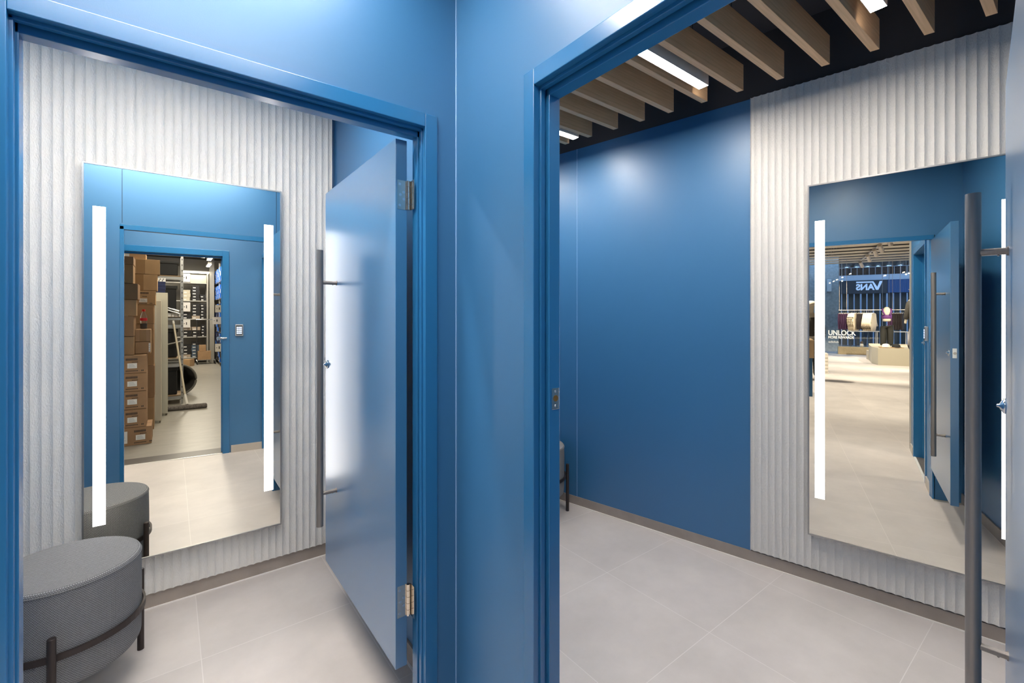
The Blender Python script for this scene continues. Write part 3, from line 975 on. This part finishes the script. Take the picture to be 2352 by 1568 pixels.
blade('white sign on the upper left of the far shelving, just under the tube light', .285, .472, -11.48, 2.470, 2.720)
blade('white sign in front of black shoeboxes on the middle shelf of the far shelving', .29, .472, -11.45, 1.575, 1.852)
blade('white sign above beige shoeboxes on the lower shelf of the far shelving', .29, .472, -11.45, 1.090, 1.325)
b_ = MB(); b_.rbox(0, 0, 0, .40, .28, .245, .003); o = b_.build('storage_box', creambox); o.location = (.475, -11.79, 2.456)
tag(o, 'wide cream box on the top shelf of the far shelving', 'box')
q = MB(); q.box(.955, -11.62, 0, 1.07, -11.4, 3.3); struct(q.build('trim_8', P('grey_column', (.36, .34, .30), .7)))

# tube light and panel lights of the stock room
tubem = mat('lit_tube', (1, 1, 1), .5, emit=(1, .93, .82), strength=14)
t = thing('tube_light', 'lit horizontal tube light above the far shelving', 'tube light', (.61, -11.35, 2.76))
b_ = MB(); b_.cyl((-.32, 0, 0), (.32, 0, 0), .022, n=16); b_.build('tube', tubem, t)
b_ = MB(); b_.box(-.34, -.03, .022, .34, .02, .05); b_.build('housing', lampbody_mat, t)
for lb, x, y, z in (('lit panel light high near the blue shoeboxes in the stock room', .69, -7.0, 2.585), ('small lit panel light nearest the stock room doorway', .60, -5.0, 2.53)):
    t = thing('panel_light', lb, 'ceiling light', (x, y, z), R(0), 'stock room panel lights')
    b_ = MB(); b_.box(-.035, -.35, .004, .035, .35, .04); b_.build('housing', lampbody_mat, t)
    b_ = MB(); b_.box(-.032, -.345, -.001, .032, .345, .004); b_.build('diffuser', tubem, t)
    b_ = MB(); b_.cyl((0, 0, .04), (0, 0, 3.285 - z), .004, n=6); b_.build('rod', lampbody_mat, t)

# garment trolley
t = thing('garment_trolley', 'chrome wheeled garment trolley carrying two brown cartons', 'trolley', (.84, -11.05, 0))
for xx in (-.22, .22):
    g = MB(); g.tube([(xx, 0, .10), (xx, 0, 1.33)], .012, 10); g.build('post', P('dark_chrome', (.14, .135, .13), .3, .9), t)
    g = MB(); g.tube([(xx, -.22, .10), (xx, .22, .10)], .013, 10); ft = g.build('foot', chrome_mat, t)
    for yy in (-.2, .2):
        g = MB(); g.cyl((xx - .012, yy, .045), (xx + .012, yy, .045), .044, n=18); g.build('castor', rubber_mat, ft)
for zz, nm in ((.115, 'base_bar'), (1.33, 'top_bar')):
    g = MB(); g.tube([(-.24, 0, zz), (.24, 0, zz)], .013, 10); g.build(nm, chrome_mat, t)
g = MB(); g.box(-.22, -.15, .118, .22, .15, .128); g.build('deck', galv, t)
carton('larger brown carton on the garment trolley', .64, .96, -10.92, .130, .385, .27, 0)
carton('smaller brown carton on top of the larger one on the trolley', .67, .84, -10.95, .387, .57, .22, 0)

# side shelving: blue shoeboxes with three white stripes
t = thing('shelving_unit', 'long grey shelving of blue shoeboxes along the right side of the stock room', 'shelving', (1.31, -10.56, 0))
for yy in (-1.88, 0, 1.88):
    for xx in (-.16, .16):
        b_ = MB(); b_.box(xx - .018, yy - .018, 0, xx + .018, yy + .018, 3.0); b_.build('upright', gs, t)
levels = [.12, .55, .98, 1.41, 1.95, 2.45]
for z in levels:
    b_ = MB(); b_.box(-.19, -1.90, z - .02, .19, 1.90, z); b_.build('shelf', gs, t)
royal = P('royal_blue_shoebox', (.02, .17, .72), .45); stripe = P('white_stripe', (.85, .85, .87), .5)
proto = None; cnt = 0
for li, z in enumerate(levels):
    for c in range(10):
        for k in range(3):
            m_ = royal if li >= 4 or (c + k + li) % 3 == 0 else (navy if (c * 3 + k + li) % 2 else blackbox)
            y = -12.41 + c * .36 + (.08 if c > 4 else 0) + .006 * ((c * 5 + k * 3) % 3)
            t = thing('shoe_box', '%s shoebox on the side shelving, shelf %s, column %d from the far end, layer %d' % (m_.name.split('_')[0], ('one', 'two', 'three', 'four', 'five', 'six')[li], c + 1, k + 1),
                      'shoebox', (1.105 + .02 * ((c + k) % 2), y, z + .001 + k * .128), 0, 'shoeboxes on the side shelving')
            b_ = MB(); b_.box(0, 0, 0, .30, .33, .086); b_.build('tray', m_, t)
            b_ = MB(); b_.box(-.003, -.003, .086, .303, .333, .124); b_.build('lid', m_, t)
            if m_ is royal:
                g = MB()
                for s_ in range(3):
                    g.prism([(.06 + s_ * .055, .01), (.09 + s_ * .055, .01), (.15 + s_ * .055, .115), (.12 + s_ * .055, .115)], -.0045, -.0032, 'x')
                g.build('stripes', stripe, t)
for i, (x0, x1, y, z0, z1) in enumerate(((.915, 1.10, -8.62, 1.53, 1.722), (.900, 1.10, -9.3, 1.212, 1.403), (.915, 1.10, -8.66, .50, .708))):
    blade(('white sign sticking out from the side shelving, highest of three', 'white sign sticking out from the side shelving, middle one', 'white sign sticking out from the side shelving, lowest of three')[i], x0, x1, y, z0, z1)


# ================================================================== SHOP AND MALL (behind the camera, seen in the right mirror)
shopwall = P('shop_wall', (.55, .52, .47), .7)
q = MB(); q.box(-15.6, -9.06, 0, -.8, -9, 3.75); struct(q.build('wall_shop_south', shopwall))
q = MB(); q.box(-15.6, 6, 0, -.9, 6.06, 3.75); struct(q.build('wall_shop_north', shopwall))
q = MB(); q.box(-1.0, 1.445, 2.9, -.93, 6, 3.75).box(-1.0, 2.85, 0, -.93, 6, 3.0).box(-.86, -9, 0, -.80, -.21, 3.75).box(-.86, -.21, 2.9, -.80, 1.5, 3.75); struct(q.build('wall_shop_east', shopwall))
q = MB(); q.box(-15.6, -9, 3.7, -.8, 6, 3.76); struct(q.build('ceiling_shop', P('shop_dark_ceiling', (.035, .022, .016), .8)))
slat = P('beige_ceiling_slat', (.60, .52, .40), .6)
k = 0
x = -15.28
while x < -6.5:
    k += 1
    t = thing('ceiling_slat', 'wide beige ceiling slat over the shop floor, number %d from the shop window' % k, 'ceiling slat', (x, -1.5, 3.42), 0, 'beige slats of the shop ceiling')
    b_ = MB(); b_.box(-.02, -4.2, 0, .30, 4.2, .014); b_.build('board', slat, t)
    b_ = MB(); b_.box(.305, -4.2, -.004, .46, 4.2, .010); b_.build('edge_board', P('pale_slat_edge', (.72, .66, .55), .6), t)
    for yy in (-2.5, 1.0):
        b_ = MB(); b_.cyl((.1, yy, .014), (.1, yy, .28), .006, n=6); b_.build('hanger', galv, t)
    x += .80

# track spotlights
trackw = P('white_track', (.66, .60, .54), .45)
glow = mat('lit_spot_lens', (1, 1, 1), .4, emit=(1, .88, .72), strength=14)
for nm, y0, y1, xs in (('near', -1.26, -1.46, (-8.3, -9.6, -10.6, -12.0, -13.9)), ('far', -2.85, -3.2, (-12.2, -13.6))):
    t = thing('light_track', 'pale lighting track with angled spotlights under the shop ceiling, %s one' % nm, 'light track', (0, 0, 3.36))
    b_ = MB(); b_.tube([(xs[0] + 1.0, y0, 0), (xs[-1] - .2, y1, 0)], .022, 6); b_.build('track', trackw, t)
    for i, xx in enumerate(xs):
        f = (xx - xs[0]) / (xs[-1] - xs[0]); yy = y0 + (y1 - y0) * f
        b_ = MB(); b_.cyl((xx, yy, -.02), (xx, yy, -.10), .012, n=8); b_.cyl((xx + .10, yy + .04, -.06), (xx - .10, yy - .05, -.21), .052, n=16)
        h = b_.build('spot_head', trackw, t)
        b_ = MB(); b_.cyl((xx - .10, yy - .05, -.21), (xx - .103, yy - .052, -.215), .045, n=16); b_.build('lens', glow, h)

# stone plinth, glass front, mullions
stone = add_noise(mat('speckled_sandstone', (.62, .50, .32), .8), 60, 4, .0, c2=(.42, .32, .18))
q = MB(); q.box(-15.62, -9, 0, -15.38, -.95, .285); struct(q.build('trim_9', stone))
glass = bpy.data.materials.new('window_glass'); glass.use_nodes = True
n = glass.node_tree.nodes; l = glass.node_tree.links
n.remove(n['Principled BSDF'])
tr = n.new('ShaderNodeBsdfTransparent'); tr.inputs[0].default_value = (.93, .97, 1, 1)
gl = n.new('ShaderNodeBsdfGlossy'); gl.inputs['Roughness'].default_value = .02
mx = n.new('ShaderNodeMixShader'); mx.inputs[0].default_value = .07
l.new(tr.outputs[0], mx.inputs[1]); l.new(gl.outputs[0], mx.inputs[2]); l.new(mx.outputs[0], n['Material Output'].inputs[0])
win = bpy.data.objects.new('window_1', None); COL.objects.link(win); win.location = (-15.5, 0, 0); struct(win)
for a, b_ in ((-9, -2.5), (-2.49, -1.07), (-1.06, 1.2), (1.21, 6)):
    q = MB(); q.box(-.006, a, .286 if b_ < -1 else .02, .006, b_, 3.5); q.build('pane', glass, win)
for yy in (-2.495, -2.30, -1.065, 1.205):
    q = MB(); q.cyl((.01, yy, .2), (.01, yy, 3.5), .006, n=8); q.build('mullion', P('glass_joint', (.45, .48, .50), .4), win)
white_dec = P('white_decal', (.86, .86, .84), .5, emit=(1, 1, 1), strength=0)
t = thing('window_lettering', 'white window lettering about unlocking more rewards, on the shop window', 'lettering', (-15.47, -.641, 0))
RT = (R(90), 0, R(-90))        # read from the mall side
text_mesh('headline', 'UNLOCK', .262, white_dec, t, (0, 0, .716), RT, .001, .006, .79)
text_mesh('second_line', 'MORE REWARDS', .132, white_dec, t, (0, 0, .588), RT, .001, .004, .80)
text_mesh('club_name', 'adiclub', .098, white_dec, t, (0, -.01, .425), RT, .001, .003, 1.18)

# product plinths
beigep = P('beige_plinth', (.44, .40, .31), .6)
t = thing('display_plinth', 'large low beige display plinth in the shop', 'plinth', (-11.2, 0, 0))
b_ = MB(); b_.prism([(0, -1.50), (-.55, -1.44), (-1.9, -1.55), (-1.9, -3.0), (0, -3.0)], 0, .502); b_.build('body', beigep, t, bevel=.004)
t = thing('display_plinth', 'lower beige plinth behind the large display plinth', 'plinth', (-13.3, -1.9, 0))
b_ = MB(); b_.rbox(-.15, -.9, 0, .15, .36, .30, .004); b_.rbox(-.15, -.9, .30, -.05, .30, .52, .004); b_.build('body', P('beige_plinth_light', (.55, .49, .38), .6), t)
b_ = MB(); b_.rbox(-.16, -.27, 0, .16, .27, .02, .003); o = b_.build('tray', P('oak_tray', (.42, .28, .15), .5)); o.location = (-11.42, -1.84, .5035)
tag(o, 'flat oak tray with two caps on the large plinth', 'tray')
for lb, c, y in (('white cap lying on the oak tray', (.78, .74, .66), -1.72), ('black cap lying on the oak tray', (.025, .025, .026), -1.96)):
    t = thing('baseball_cap', lb, 'cap', (-11.42, y, .5245), 0, 'caps on the tray')
    m_ = P(lb.split()[0] + '_cap_cloth', c, .85)
    b_ = MB(); b_.lathe([(.098, 0), (.100, .03), (.088, .066), (.06, .088), (.02, .097), (.004, .098)], 24); b_.build('crown', m_, t)
    b_ = MB()
    vs = []; nn = 14
    for i in range(nn + 1):
        a = -1.1 + 2.2 * i / nn
        vs += [(.095 * cos(a), .095 * sin(a), .012), ((.10 + .085 * cos(a * .8)) * cos(a), .125 * sin(a), .004)]
    lo = [(a, b2_, c_ - .004) for a, b2_, c_ in vs]
    k_ = len(vs)
    fs = []
    for i in range(nn):
        a = 2 * i
        fs += [(a, a + 1, a + 3, a + 2), (k_ + a, k_ + a + 2, k_ + a + 3, k_ + a + 1), (a + 1, k_ + a + 1, k_ + a + 3, a + 3), (a, a + 2, k_ + a + 2, k_ + a)]
    fs += [(0, k_, k_ + 1, 1), (k_ - 2, k_ - 1, 2 * k_ - 1, 2 * k_ - 2)]
    b_.add(vs + lo, fs, True); b_.build('brim', m_, t)


# figures: one continuous skin per figure
def figure(name, joints, bones, m, parent=None, sub=2):
    me = bpy.data.meshes.new(name)
    me.from_pydata([j[0] for j in joints], bones, [])
    o = bpy.data.objects.new(name + '_src', me); COL.objects.link(o)
    sk_ = o.modifiers.new('skin', 'SKIN'); sk_.use_smooth_shade = True
    for v, j in zip(me.skin_vertices[0].data, joints):
        r_ = j[1]; v.radius = (r_, r_ if len(j) < 3 else j[2])
    me.skin_vertices[0].data[0].use_root = True
    ss = o.modifiers.new('sub', 'SUBSURF'); ss.levels = sub; ss.render_levels = sub
    dg = bpy.context.evaluated_depsgraph_get()
    m2 = bpy.data.meshes.new_from_object(o.evaluated_get(dg))
    bpy.data.objects.remove(o, do_unlink=True)
    m2.name = name; m2.materials.clear(); m2.materials.append(m)
    for p in m2.polygons: p.use_smooth = True
    q_ = bpy.data.objects.new(name, m2); COL.objects.link(q_)
    if parent is not None: q_.parent = parent
    return q_


BODY = [((0, 0, .95), .135, .10), ((0, 0, 1.12), .115, .088), ((0, 0, 1.30), .135, .095), ((0, 0, 1.43), .10, .075), ((0, .005, 1.52), .050), ((0, .012, 1.60), .066, .082), ((0, .016, 1.69), .074, .092), ((0, .012, 1.765), .05, .06),
        ((.175, 0, 1.415), .052), ((.225, .01, 1.16), .040), ((.235, .06, .93), .030), ((.235, .075, .84), .026),
        ((-.175, 0, 1.415), .052), ((-.225, .01, 1.16), .040), ((-.235, .06, .93), .030), ((-.235, .075, .84), .026),
        ((.09, 0, .86), .088), ((.10, .012, .50), .058), ((.10, -.01, .10), .038), ((.105, .09, .035), .034),
        ((-.09, 0, .86), .088), ((-.10, .012, .50), .058), ((-.10, -.01, .10), .038), ((-.105, .09, .035), .034)]
BONES = [(0, 1), (1, 2), (2, 3), (3, 4), (4, 5), (5, 6), (6, 7), (3, 8), (8, 9), (9, 10), (10, 11), (3, 12), (12, 13), (13, 14), (14, 15),
         (0, 16), (16, 17), (17, 18), (18, 19), (0, 20), (20, 21), (21, 22), (22, 23)]
ivory = P('ivory_mannequin', (.72, .64, .50), .5)
darkman = P('dark_mannequin', (.035, .035, .045), .6)


def sub_fig(keep):
    idx = {k_: i for i, k_ in enumerate(keep)}
    return [BODY[k_] for k_ in keep], [(idx[a], idx[b_]) for a, b_ in BONES if a in idx and b_ in idx]


def grow(js, d):
    return [(j[0],) + tuple(r_ + d for r_ in j[1:]) for j in js]


# headless bust with bra top and leggings on the plinth
t = thing('mannequin', 'headless mannequin in a purple twist top and wide dark trousers on the beige plinth', 'mannequin', (-11.85, -1.81, .5035), R(-90))
MZ = .42
LEG = [((0, 0, .90), .150, .105), ((.082, 0, .72), .098), ((.088, .01, .40), .088), ((.090, 0, .03), .076), ((-.082, 0, .72), .098), ((-.088, .01, .40), .088), ((-.090, 0, .03), .076)]
o = figure('wide_trousers', LEG, [(0, 1), (1, 2), (2, 3), (0, 4), (4, 5), (5, 6)], P('charcoal_leggings', (.035, .035, .030), .6), t)
tors, tb_ = sub_fig([1, 0, 2, 3, 4])
o2 = figure('torso', grow(tors, -.006), tb_, ivory, t)
o3 = figure('twist_top', [((0, 0, 1.02), .125, .092), ((0, 0, 1.14), .140, .104), ((0, 0, 1.25), .142, .104)], [(0, 1), (1, 2)], P('purple_top', (.16, .05, .21), .5), t)
for sx in (-1, 1):
    g = MB(); g.tube([(sx * .06, .10, 1.22), (sx * .10, .08, 1.33), (sx * .10, .0, 1.44), (sx * .05, -.09, 1.26)], .022, 8); g.build('strap', P('purple_top', (.2, .06, .26), .5), t)
for o_ in (o, o2, o3):
    o_.scale = (1, 1, .80)
for ch in t.children:
    if ch.name.startswith('strap'): ch.scale = (1, 1, .80)
b_ = MB(); b_.cyl((0, 0, 0), (0, 0, .012), .14, n=28); b_.cyl((0, 0, .012), (0, 0, .70), .012, n=10); b_.build('stand', chrome_mat, t)

# dressed mannequin at the corner, cap and hooded jacket
t = thing('mannequin', 'ivory mannequin in a visor cap and dark hooded jacket beside the doorway wall', 'mannequin', (-9.0, -1.93, .40), R(60))
b_ = MB(); b_.cyl((0, 0, -.40), (0, 0, -.002), .11, n=28); b_.build('base', beigep, t)
o = figure('body', BODY, BONES, ivory, t)
hoodm = add_noise(mat('olive_grey_jersey', (.040, .036, .030), .9), 30, 3, .25)
up, ub = sub_fig([0, 1, 2, 3, 8, 9, 10, 12, 13, 14])
figure('hooded_jacket', grow(up, .030), ub, hoodm, t)
g = MB(); g.tube([(-.10, -.04, 1.46), (-.13, .05, 1.48), (-.04, .11, 1.45), (.06, .11, 1.45), (.13, .04, 1.48), (.09, -.06, 1.47), (0, -.11, 1.44)], [.035, .045, .04, .04, .045, .04, .05], 12, True); g.build('hood', hoodm, t)
g = MB(); g.lathe([(.088, 1.68), (.096, 1.69), (.095, 1.735), (.088, 1.74)], 24, c=(0, .014, 0), sy=1.15); g.build('visor_band', P('cream_cap', (.80, .72, .58), .8), t)
g = MB(); g.prism([(-.07, .10), (-.05, .20), (.05, .20), (.07, .10)], 1.69, 1.698); g.build('visor', P('cream_cap', (.8, .72, .58), .8), t)
t2 = thing('mannequin', 'ivory mannequin in a pale cap far left in the right mirror', 'mannequin', (-6.6, .42, -.02), R(-80))
figure('body', BODY, BONES, ivory, t2)
figure('dark_sweater', grow(up, .022), ub, P('charcoal_sweater', (.06, .055, .05), .9), t2)
lg, lgb = sub_fig([0, 16, 17, 18, 20, 21, 22])
figure('trousers', grow(lg, .018), lgb, P('charcoal_trousers', (.05, .05, .05), .9), t2)
g = MB(); g.lathe([(.098, 1.68), (.104, 1.70), (.094, 1.75), (.06, 1.785), (.01, 1.795)], 24, c=(0, .014, 0), sy=1.1); g.build('cap', P('cream_cap', (.8, .72, .58), .8), t2)
for p in (t, t2):
    pass


# garments on the rail
def tee(m, stripes=None, long=False):
    """short-sleeved top on a hanger, hanging point at the origin, spread along local x, thickness along y"""
    L = .62
    half = [(.055, -.10), (.20, -.14), (.30, -.30) if not long else (.33, -.55), (.235, -.345) if not long else (.26, -.57), (.185, -.25), (.20, -.10 - L)]
    poly = half + [(-a, b_) for a, b_ in half[::-1]]
    bm = bmesh.new()
    vs = [bm.verts.new((a, 0, b_)) for a, b_ in poly]
    f = bm.faces.new(vs)
    bmesh.ops.triangulate(bm, faces=[f])
    r_ = bmesh.ops.extrude_face_region(bm, geom=bm.faces[:])
    bmesh.ops.translate(bm, vec=(0, .035, 0), verts=[v for v in r_['geom'] if isinstance(v, bmesh.types.BMVert)])
    bmesh.ops.subdivide_edges(bm, edges=bm.edges[:], cuts=2, use_grid_fill=True)
    for v in bm.verts:
        v.co.y += .012 * sin(v.co.x * 34 + v.co.z * 5) * min(1, -v.co.z * 1.5)
    mb = MB(); mb.frombm(bm, True)
    return mb


def garment(name, label, y, col, kind, rot, group='clothes on the rail', x=-14.0, zr=1.645, cat=None):
    t_ = thing(name, label, cat or {'tee': 't-shirt', 'pants': 'trousers', 'top': 'top'}[kind], (x, y, zr), rot, group)
    m_ = P('cloth_%.3f_%.3f_%.3f' % col, col, .85)
    g_ = MB()
    g_.tube([(0, 0, -.10), (0, 0, -.03), (.012, 0, .0), (.0, 0, .013), (-.012, 0, .0)], .003, 6)
    g_.tube([(-.17, 0, -.125), (0, 0, -.095), (.17, 0, -.125)], .006, 6)
    g_.build('hanger', P('pale_hanger', (.70, .64, .56), .4), t_)
    if kind in ('tee', 'top'):
        tee(m_, long=(kind == 'top')).build('cloth', m_, t_)
    else:
        mb = MB()
        for sx in (-1, 1):
            poly = [(sx * .005, -.11), (sx * .15, -.11), (sx * .16, -.40), (sx * .125, -.67), (sx * .02, -.67)]
            mb.prism(poly, 0, .028, 'y')
        mb.build('cloth', m_, t_)
    return t_


t = thing('clothes_rail', 'thin pale clothes rail across the shop window with hanging clothes', 'clothes rail', (-14.0, -1.75, 0))
b_ = MB(); b_.tube([(0, .92, 1.65), (0, -.95, 1.65)], .011, 10); b_.build('rail', P('pale_rail', (.72, .62, .54), .35, .3), t)
for yy in (.90, .69, -.58, -.78):
    b_ = MB(); b_.cyl((0, yy, 1.65), (0, yy, 3.41), .0045, n=8); b_.build('suspension_rod', P('pale_rail', (.72, .62, .54), .35, .3), t)
num = ['first', 'second', 'third', 'fourth', 'fifth', 'sixth', 'seventh', 'eighth']
purple = (.060, .022, .065); creamc = (.56, .48, .36); blackc = (.022, .016, .018)
for i in range(6): garment('trousers', 'plum trousers on the window rail, %s in their group' % num[i], -.87 - .05 * i, purple, 'pants', R(20))
for i in range(4):
    o = garment('t_shirt', 'cream t-shirt with black sleeve stripes on the window rail, %s in its group' % num[i], -1.21 - .042 * i, creamc, 'tee', R(30))
    g = MB()
    for sgn in (-1, 1):
        for k in range(3): g.box(sgn * .235 - .012 + k * .024 - .004, -.004, -.30, sgn * .235 - .012 + k * .024 + .004, .042, -.24)
    g.build('sleeve_stripes', ink, o)
for i in range(5): garment('trousers', 'black trousers on the window rail between the cream tops, %s in their group' % num[i], -1.405 - .04 * i, blackc, 'pants', R(22))
for i in range(5): garment('long_sleeved_top', 'cream long-sleeved top on the window rail, %s in its group' % num[i], -1.62 - .05 * i, creamc, 'top', R(28))
for i in range(3): garment('trousers', 'plum trousers behind the headless mannequin, %s in their group' % num[i], -2.25 - .05 * i, purple, 'pants', R(20))
for i in range(6): garment('trousers', 'black trousers at the far end of the window rail, %s in their group' % num[i], -2.40 - .042 * i, blackc, 'pants', R(22))
# low shelf and plush toy by the window
t = thing('low_shelf', 'low white metal shelf behind the window rail', 'shelf', (-14.65, -1.9, 0))
b_ = MB(); b_.rbox(-.15, -.95, .88, .15, .62, .905, .003); b_.build('shelf_top', P('white_shelf_metal', (.62, .62, .62), .4), t)
for yy in (-.93, -.10):
    for xx in (-.13, .13):
        b_ = MB(); b_.box(xx - .012, yy - .012, 0, xx + .012, yy + .012, .88); b_.build('leg', P('white_shelf_metal', (.62, .62, .62), .4), t)
t = thing('plush_toy', 'small white and dark plush toy sitting on the stone ledge', 'toy', (-15.44, -1.68, .286))
b_ = MB(); b_.lathe([(.01, 0), (.055, .01), (.062, .06), (.05, .11), (.035, .13)], 20); b_.build('body', P('plush_white', (.72, .66, .55), .95), t)
b_ = MB(); b_.lathe([(.01, .12), (.045, .135), (.052, .17), (.035, .205), (.005, .215)], 20); b_.build('head', P('plush_dark', (.08, .06, .05), .95), t)
# rack of green and dark garments at the corner
t = thing('clothes_rail', 'low clothes rail of green and dark tops beside the doorway wall', 'clothes rail', (-8.42, -2.1, 0))
b_ = MB(); b_.tube([(0, .40, 1.31), (0, -.6, 1.31)], .011, 10); b_.build('rail', galv, t)
for yy in (.39, -.59):
    b_ = MB(); b_.tube([(0, yy, 1.31), (0, yy, .012)], .012, 10); b_.build('post', galv, t)
for i, (c, lb) in enumerate((((.34, .32, .34), 'grey sports top on the low corner rail, outermost'), ((.03, .20, .04), 'bright green sports top on the low corner rail, first of two'), ((.02, .02, .02), 'black sports top on the low corner rail, between the green ones'),
                             ((.04, .24, .05), 'bright green sports top on the low corner rail, second of two'), ((.02, .02, .022), 'black sports top on the low corner rail, innermost'))):
    garment('sports_top', lb, -1.74 - .06 * i, c, 'top', R(24), 'tops on the corner rail', -8.42, 1.305)

# cash desk corner, low white display
t = thing('sales_counter', 'oak topped counter with a blue base at the left edge of the right mirror', 'counter', (-4.4, .52, 0))
b_ = MB(); b_.rbox(-.38, .02, 0, .38, 2.4, .68, .004); b_.build('base', P('counter_blue', (.03, .10, .20), .4), t)
b_ = MB(); b_.rbox(-.40, 0, .682, .40, 2.42, 1.0, .004); b_.build('top', P('counter_oak', (.52, .36, .20), .5), t)
t = thing('display_stand', 'small slatted white display stand behind the counter', 'display stand', (-8.2, .35, 0))
b_ = MB(); b_.rbox(-.22, -.37, 0, .22, .4, .50, .004); b_.build('body', P('white_display', (.66, .62, .55), .5), t)
for k in range(5):
    b_ = MB(); b_.box(.22, -.36, .06 + k * .085, .232, .39, .11 + k * .085); b_.build('slat', P('white_display_slat', (.75, .70, .62), .5), t)

# mall: brick pillar, shop opposite
mallb = add_noise(mat('grey_brick', (.30, .35, .38), .8), 12, 4, .18)
q = MB(); q.box(-17.4, -1.12, 0, -16.9, .05, 4.6); struct(q.build('trim_10', mallb))
b_ = MB(); b_.rbox(0, 0, 0, .12, .14, .5, .01); o = b_.build('wall_box', P('pale_box', (.55, .62, .68), .5)); o.location = (-16.89, -.86, 2.45)
tag(o, 'pale grey box fixed to the brick pillar outside the window', 'box')
mf = MB(); mf.box(-26, -12, -.12, -15.63, 8, -.001); struct(mf.build('floor', P('mall_paving', (.20, .21, .24), .5)))
fac = P('charcoal_fascia', (.045, .05, .065), .5)
q = MB(); q.box(-22.4, -3.55, 2.56, -22, -.3, 3.22).box(-22.4, 1.0, 0, -22, 6, 3.2).box(-22.4, -9, 0, -22.1, -4.9, 5); struct(q.build('wall_shopfront', fac))
q = MB(); q.box(-22.3, -9, 3.20, -21.95, 6, 3.46); struct(q.build('trim_11', P('pale_fascia_band', (.55, .64, .78), .5)))
q = MB(); q.box(-22.4, -9, 3.42, -22.2, 6, 3.85); struct(q.build('wall_clerestory', P('dark_grille', (.025, .022, .03), .6)))
t = thing('window_grille', 'row of thin pale bars over the shop opposite', 'grille', (-22.1, -1.5, 3.42))
for k in range(26):
    b_ = MB(); b_.box(-.02, -5.2 + k * .24 - .012, 0, .02, -5.2 + k * .24 + .012, .42); b_.build('bar', P('pale_bar', (.40, .44, .52), .5), t)
b_ = MB(); b_.box(-.02, -5.2, .41, .02, .9, .44); b_.build('top_rail', P('pale_bar', (.40, .44, .52), .5), t)
rf = MB()
nn = 120
vs = []
for i in range(nn + 1):
    y = -9 + 15 * i / nn
    zq = .05 * sin(2 * pi * y / .42)
    vs += [(-22.4, y, 3.88 + zq), (-18.5, y, 4.75 + zq), (-22.4, y, 3.95 + zq), (-18.5, y, 4.82 + zq)]
fs = []
for i in range(nn):
    a = 4 * i
    fs += [(a, a + 1, a + 5, a + 4), (a + 2, a + 6, a + 7, a + 3), (a, a + 4, a + 6, a + 2), (a + 1, a + 3, a + 7, a + 5)]
rf.add(vs, fs, True); struct(rf.build('ceiling_mall', P('grey_corrugated', (.16, .16, .17), .6)))
t = thing('fascia_cladding', 'ribbed blue fascia beside the dark shop sign in the mall', 'cladding', (-22, -4.2, 2.58))
b_ = MB(); b_.box(-.1, -.7, 0, 0, .64, .66)
for k in range(18): b_.box(0, -.68 + k * .075, 0, .02, -.655 + k * .075, .66)
b_.build('panel', P('blue_ribbed', (.05, .13, .34), .5), t)
b_ = MB(); b_.box(-22.6, -8, 0, -22.5, 6, 2.6); struct(b_.build('wall_shop_inside', P('warm_shop_inside', (.10, .085, .07), .7)))
lit = P('pale_blue_post', (.38, .46, .62), .45)
for i in range(12):
    y = -1.75 - .255 * i
    t = thing('shopfront_post', 'pale shop window post opposite, %d from the pillar' % (i + 1), 'post', (-22.1, y, 0), 0, 'shop window posts in the mall')
    b_ = MB(); b_.box(-.03, -.022 - .02 * (i % 4 == 3), 0, .03, .022, 2.55); b_.build('post', lit, t)
t = thing('shop_sign', 'pale lettered shop sign on the dark fascia across the mall', 'sign', (-21.98, -3.36, 2.72))
letter = P('pale_sign_letters', (.50, .62, .80), .5, emit=(.45, .62, .95), strength=.35)
b_ = MB()
b_.prism([(0, .42), (.115, .42), (.205, .14), (.36, .42), (1.03, .42), (1.03, .352), (.395, .352), (.255, 0), (.165, 0)], 0, .03, 'x')
b_.build('letter_v', letter, t)
text_mesh('letters', 'ANS', .40, letter, t, (.015, .33, .012), (R(90), 0, R(90)), .015, .016, .93)
for i, (y, lb) in enumerate(((-2.05, 'dark mannequin in the window of the shop opposite, nearer the pillar'), (-2.62, 'dark mannequin in the window of the shop opposite, under the sign'))):
    t = thing('mannequin', lb, 'mannequin', (-20.6, y, .0), R(-80))
    figure('body', BODY, BONES, darkman, t)
# mall lights
for i, (x, y, z) in enumerate(((-19.5, -1.50, 3.05), (-19.5, -.72, 3.0), (-20.5, -3.95, 3.32), (-20.5, -4.05, 3.36), (-20.5, -4.18, 3.42))):
    t = thing('pendant_spot', 'small bright spotlight in the mall, %s' % ('by the shop sign', 'in front of the pillar', 'first of three in a row', 'second of three in a row', 'third of three in a row')[i], 'spotlight', (x, y, z), 0, 'small mall spotlights')
    b_ = MB(); b_.cyl((0, 0, .06), (0, 0, .0), .035, n=14); b_.cyl((0, 0, .06), (0, 0, 5.2 - z), .004, n=6); b_.build('can', trackw, t)
    b_ = MB(); b_.lathe([(.002, -.03), (.022, -.02), (.03, 0)], 14); b_.build('bulb', mat('mall_bulb_%d' % i, (1, 1, 1), .5, emit=(1, .93, .82), strength=60), t)
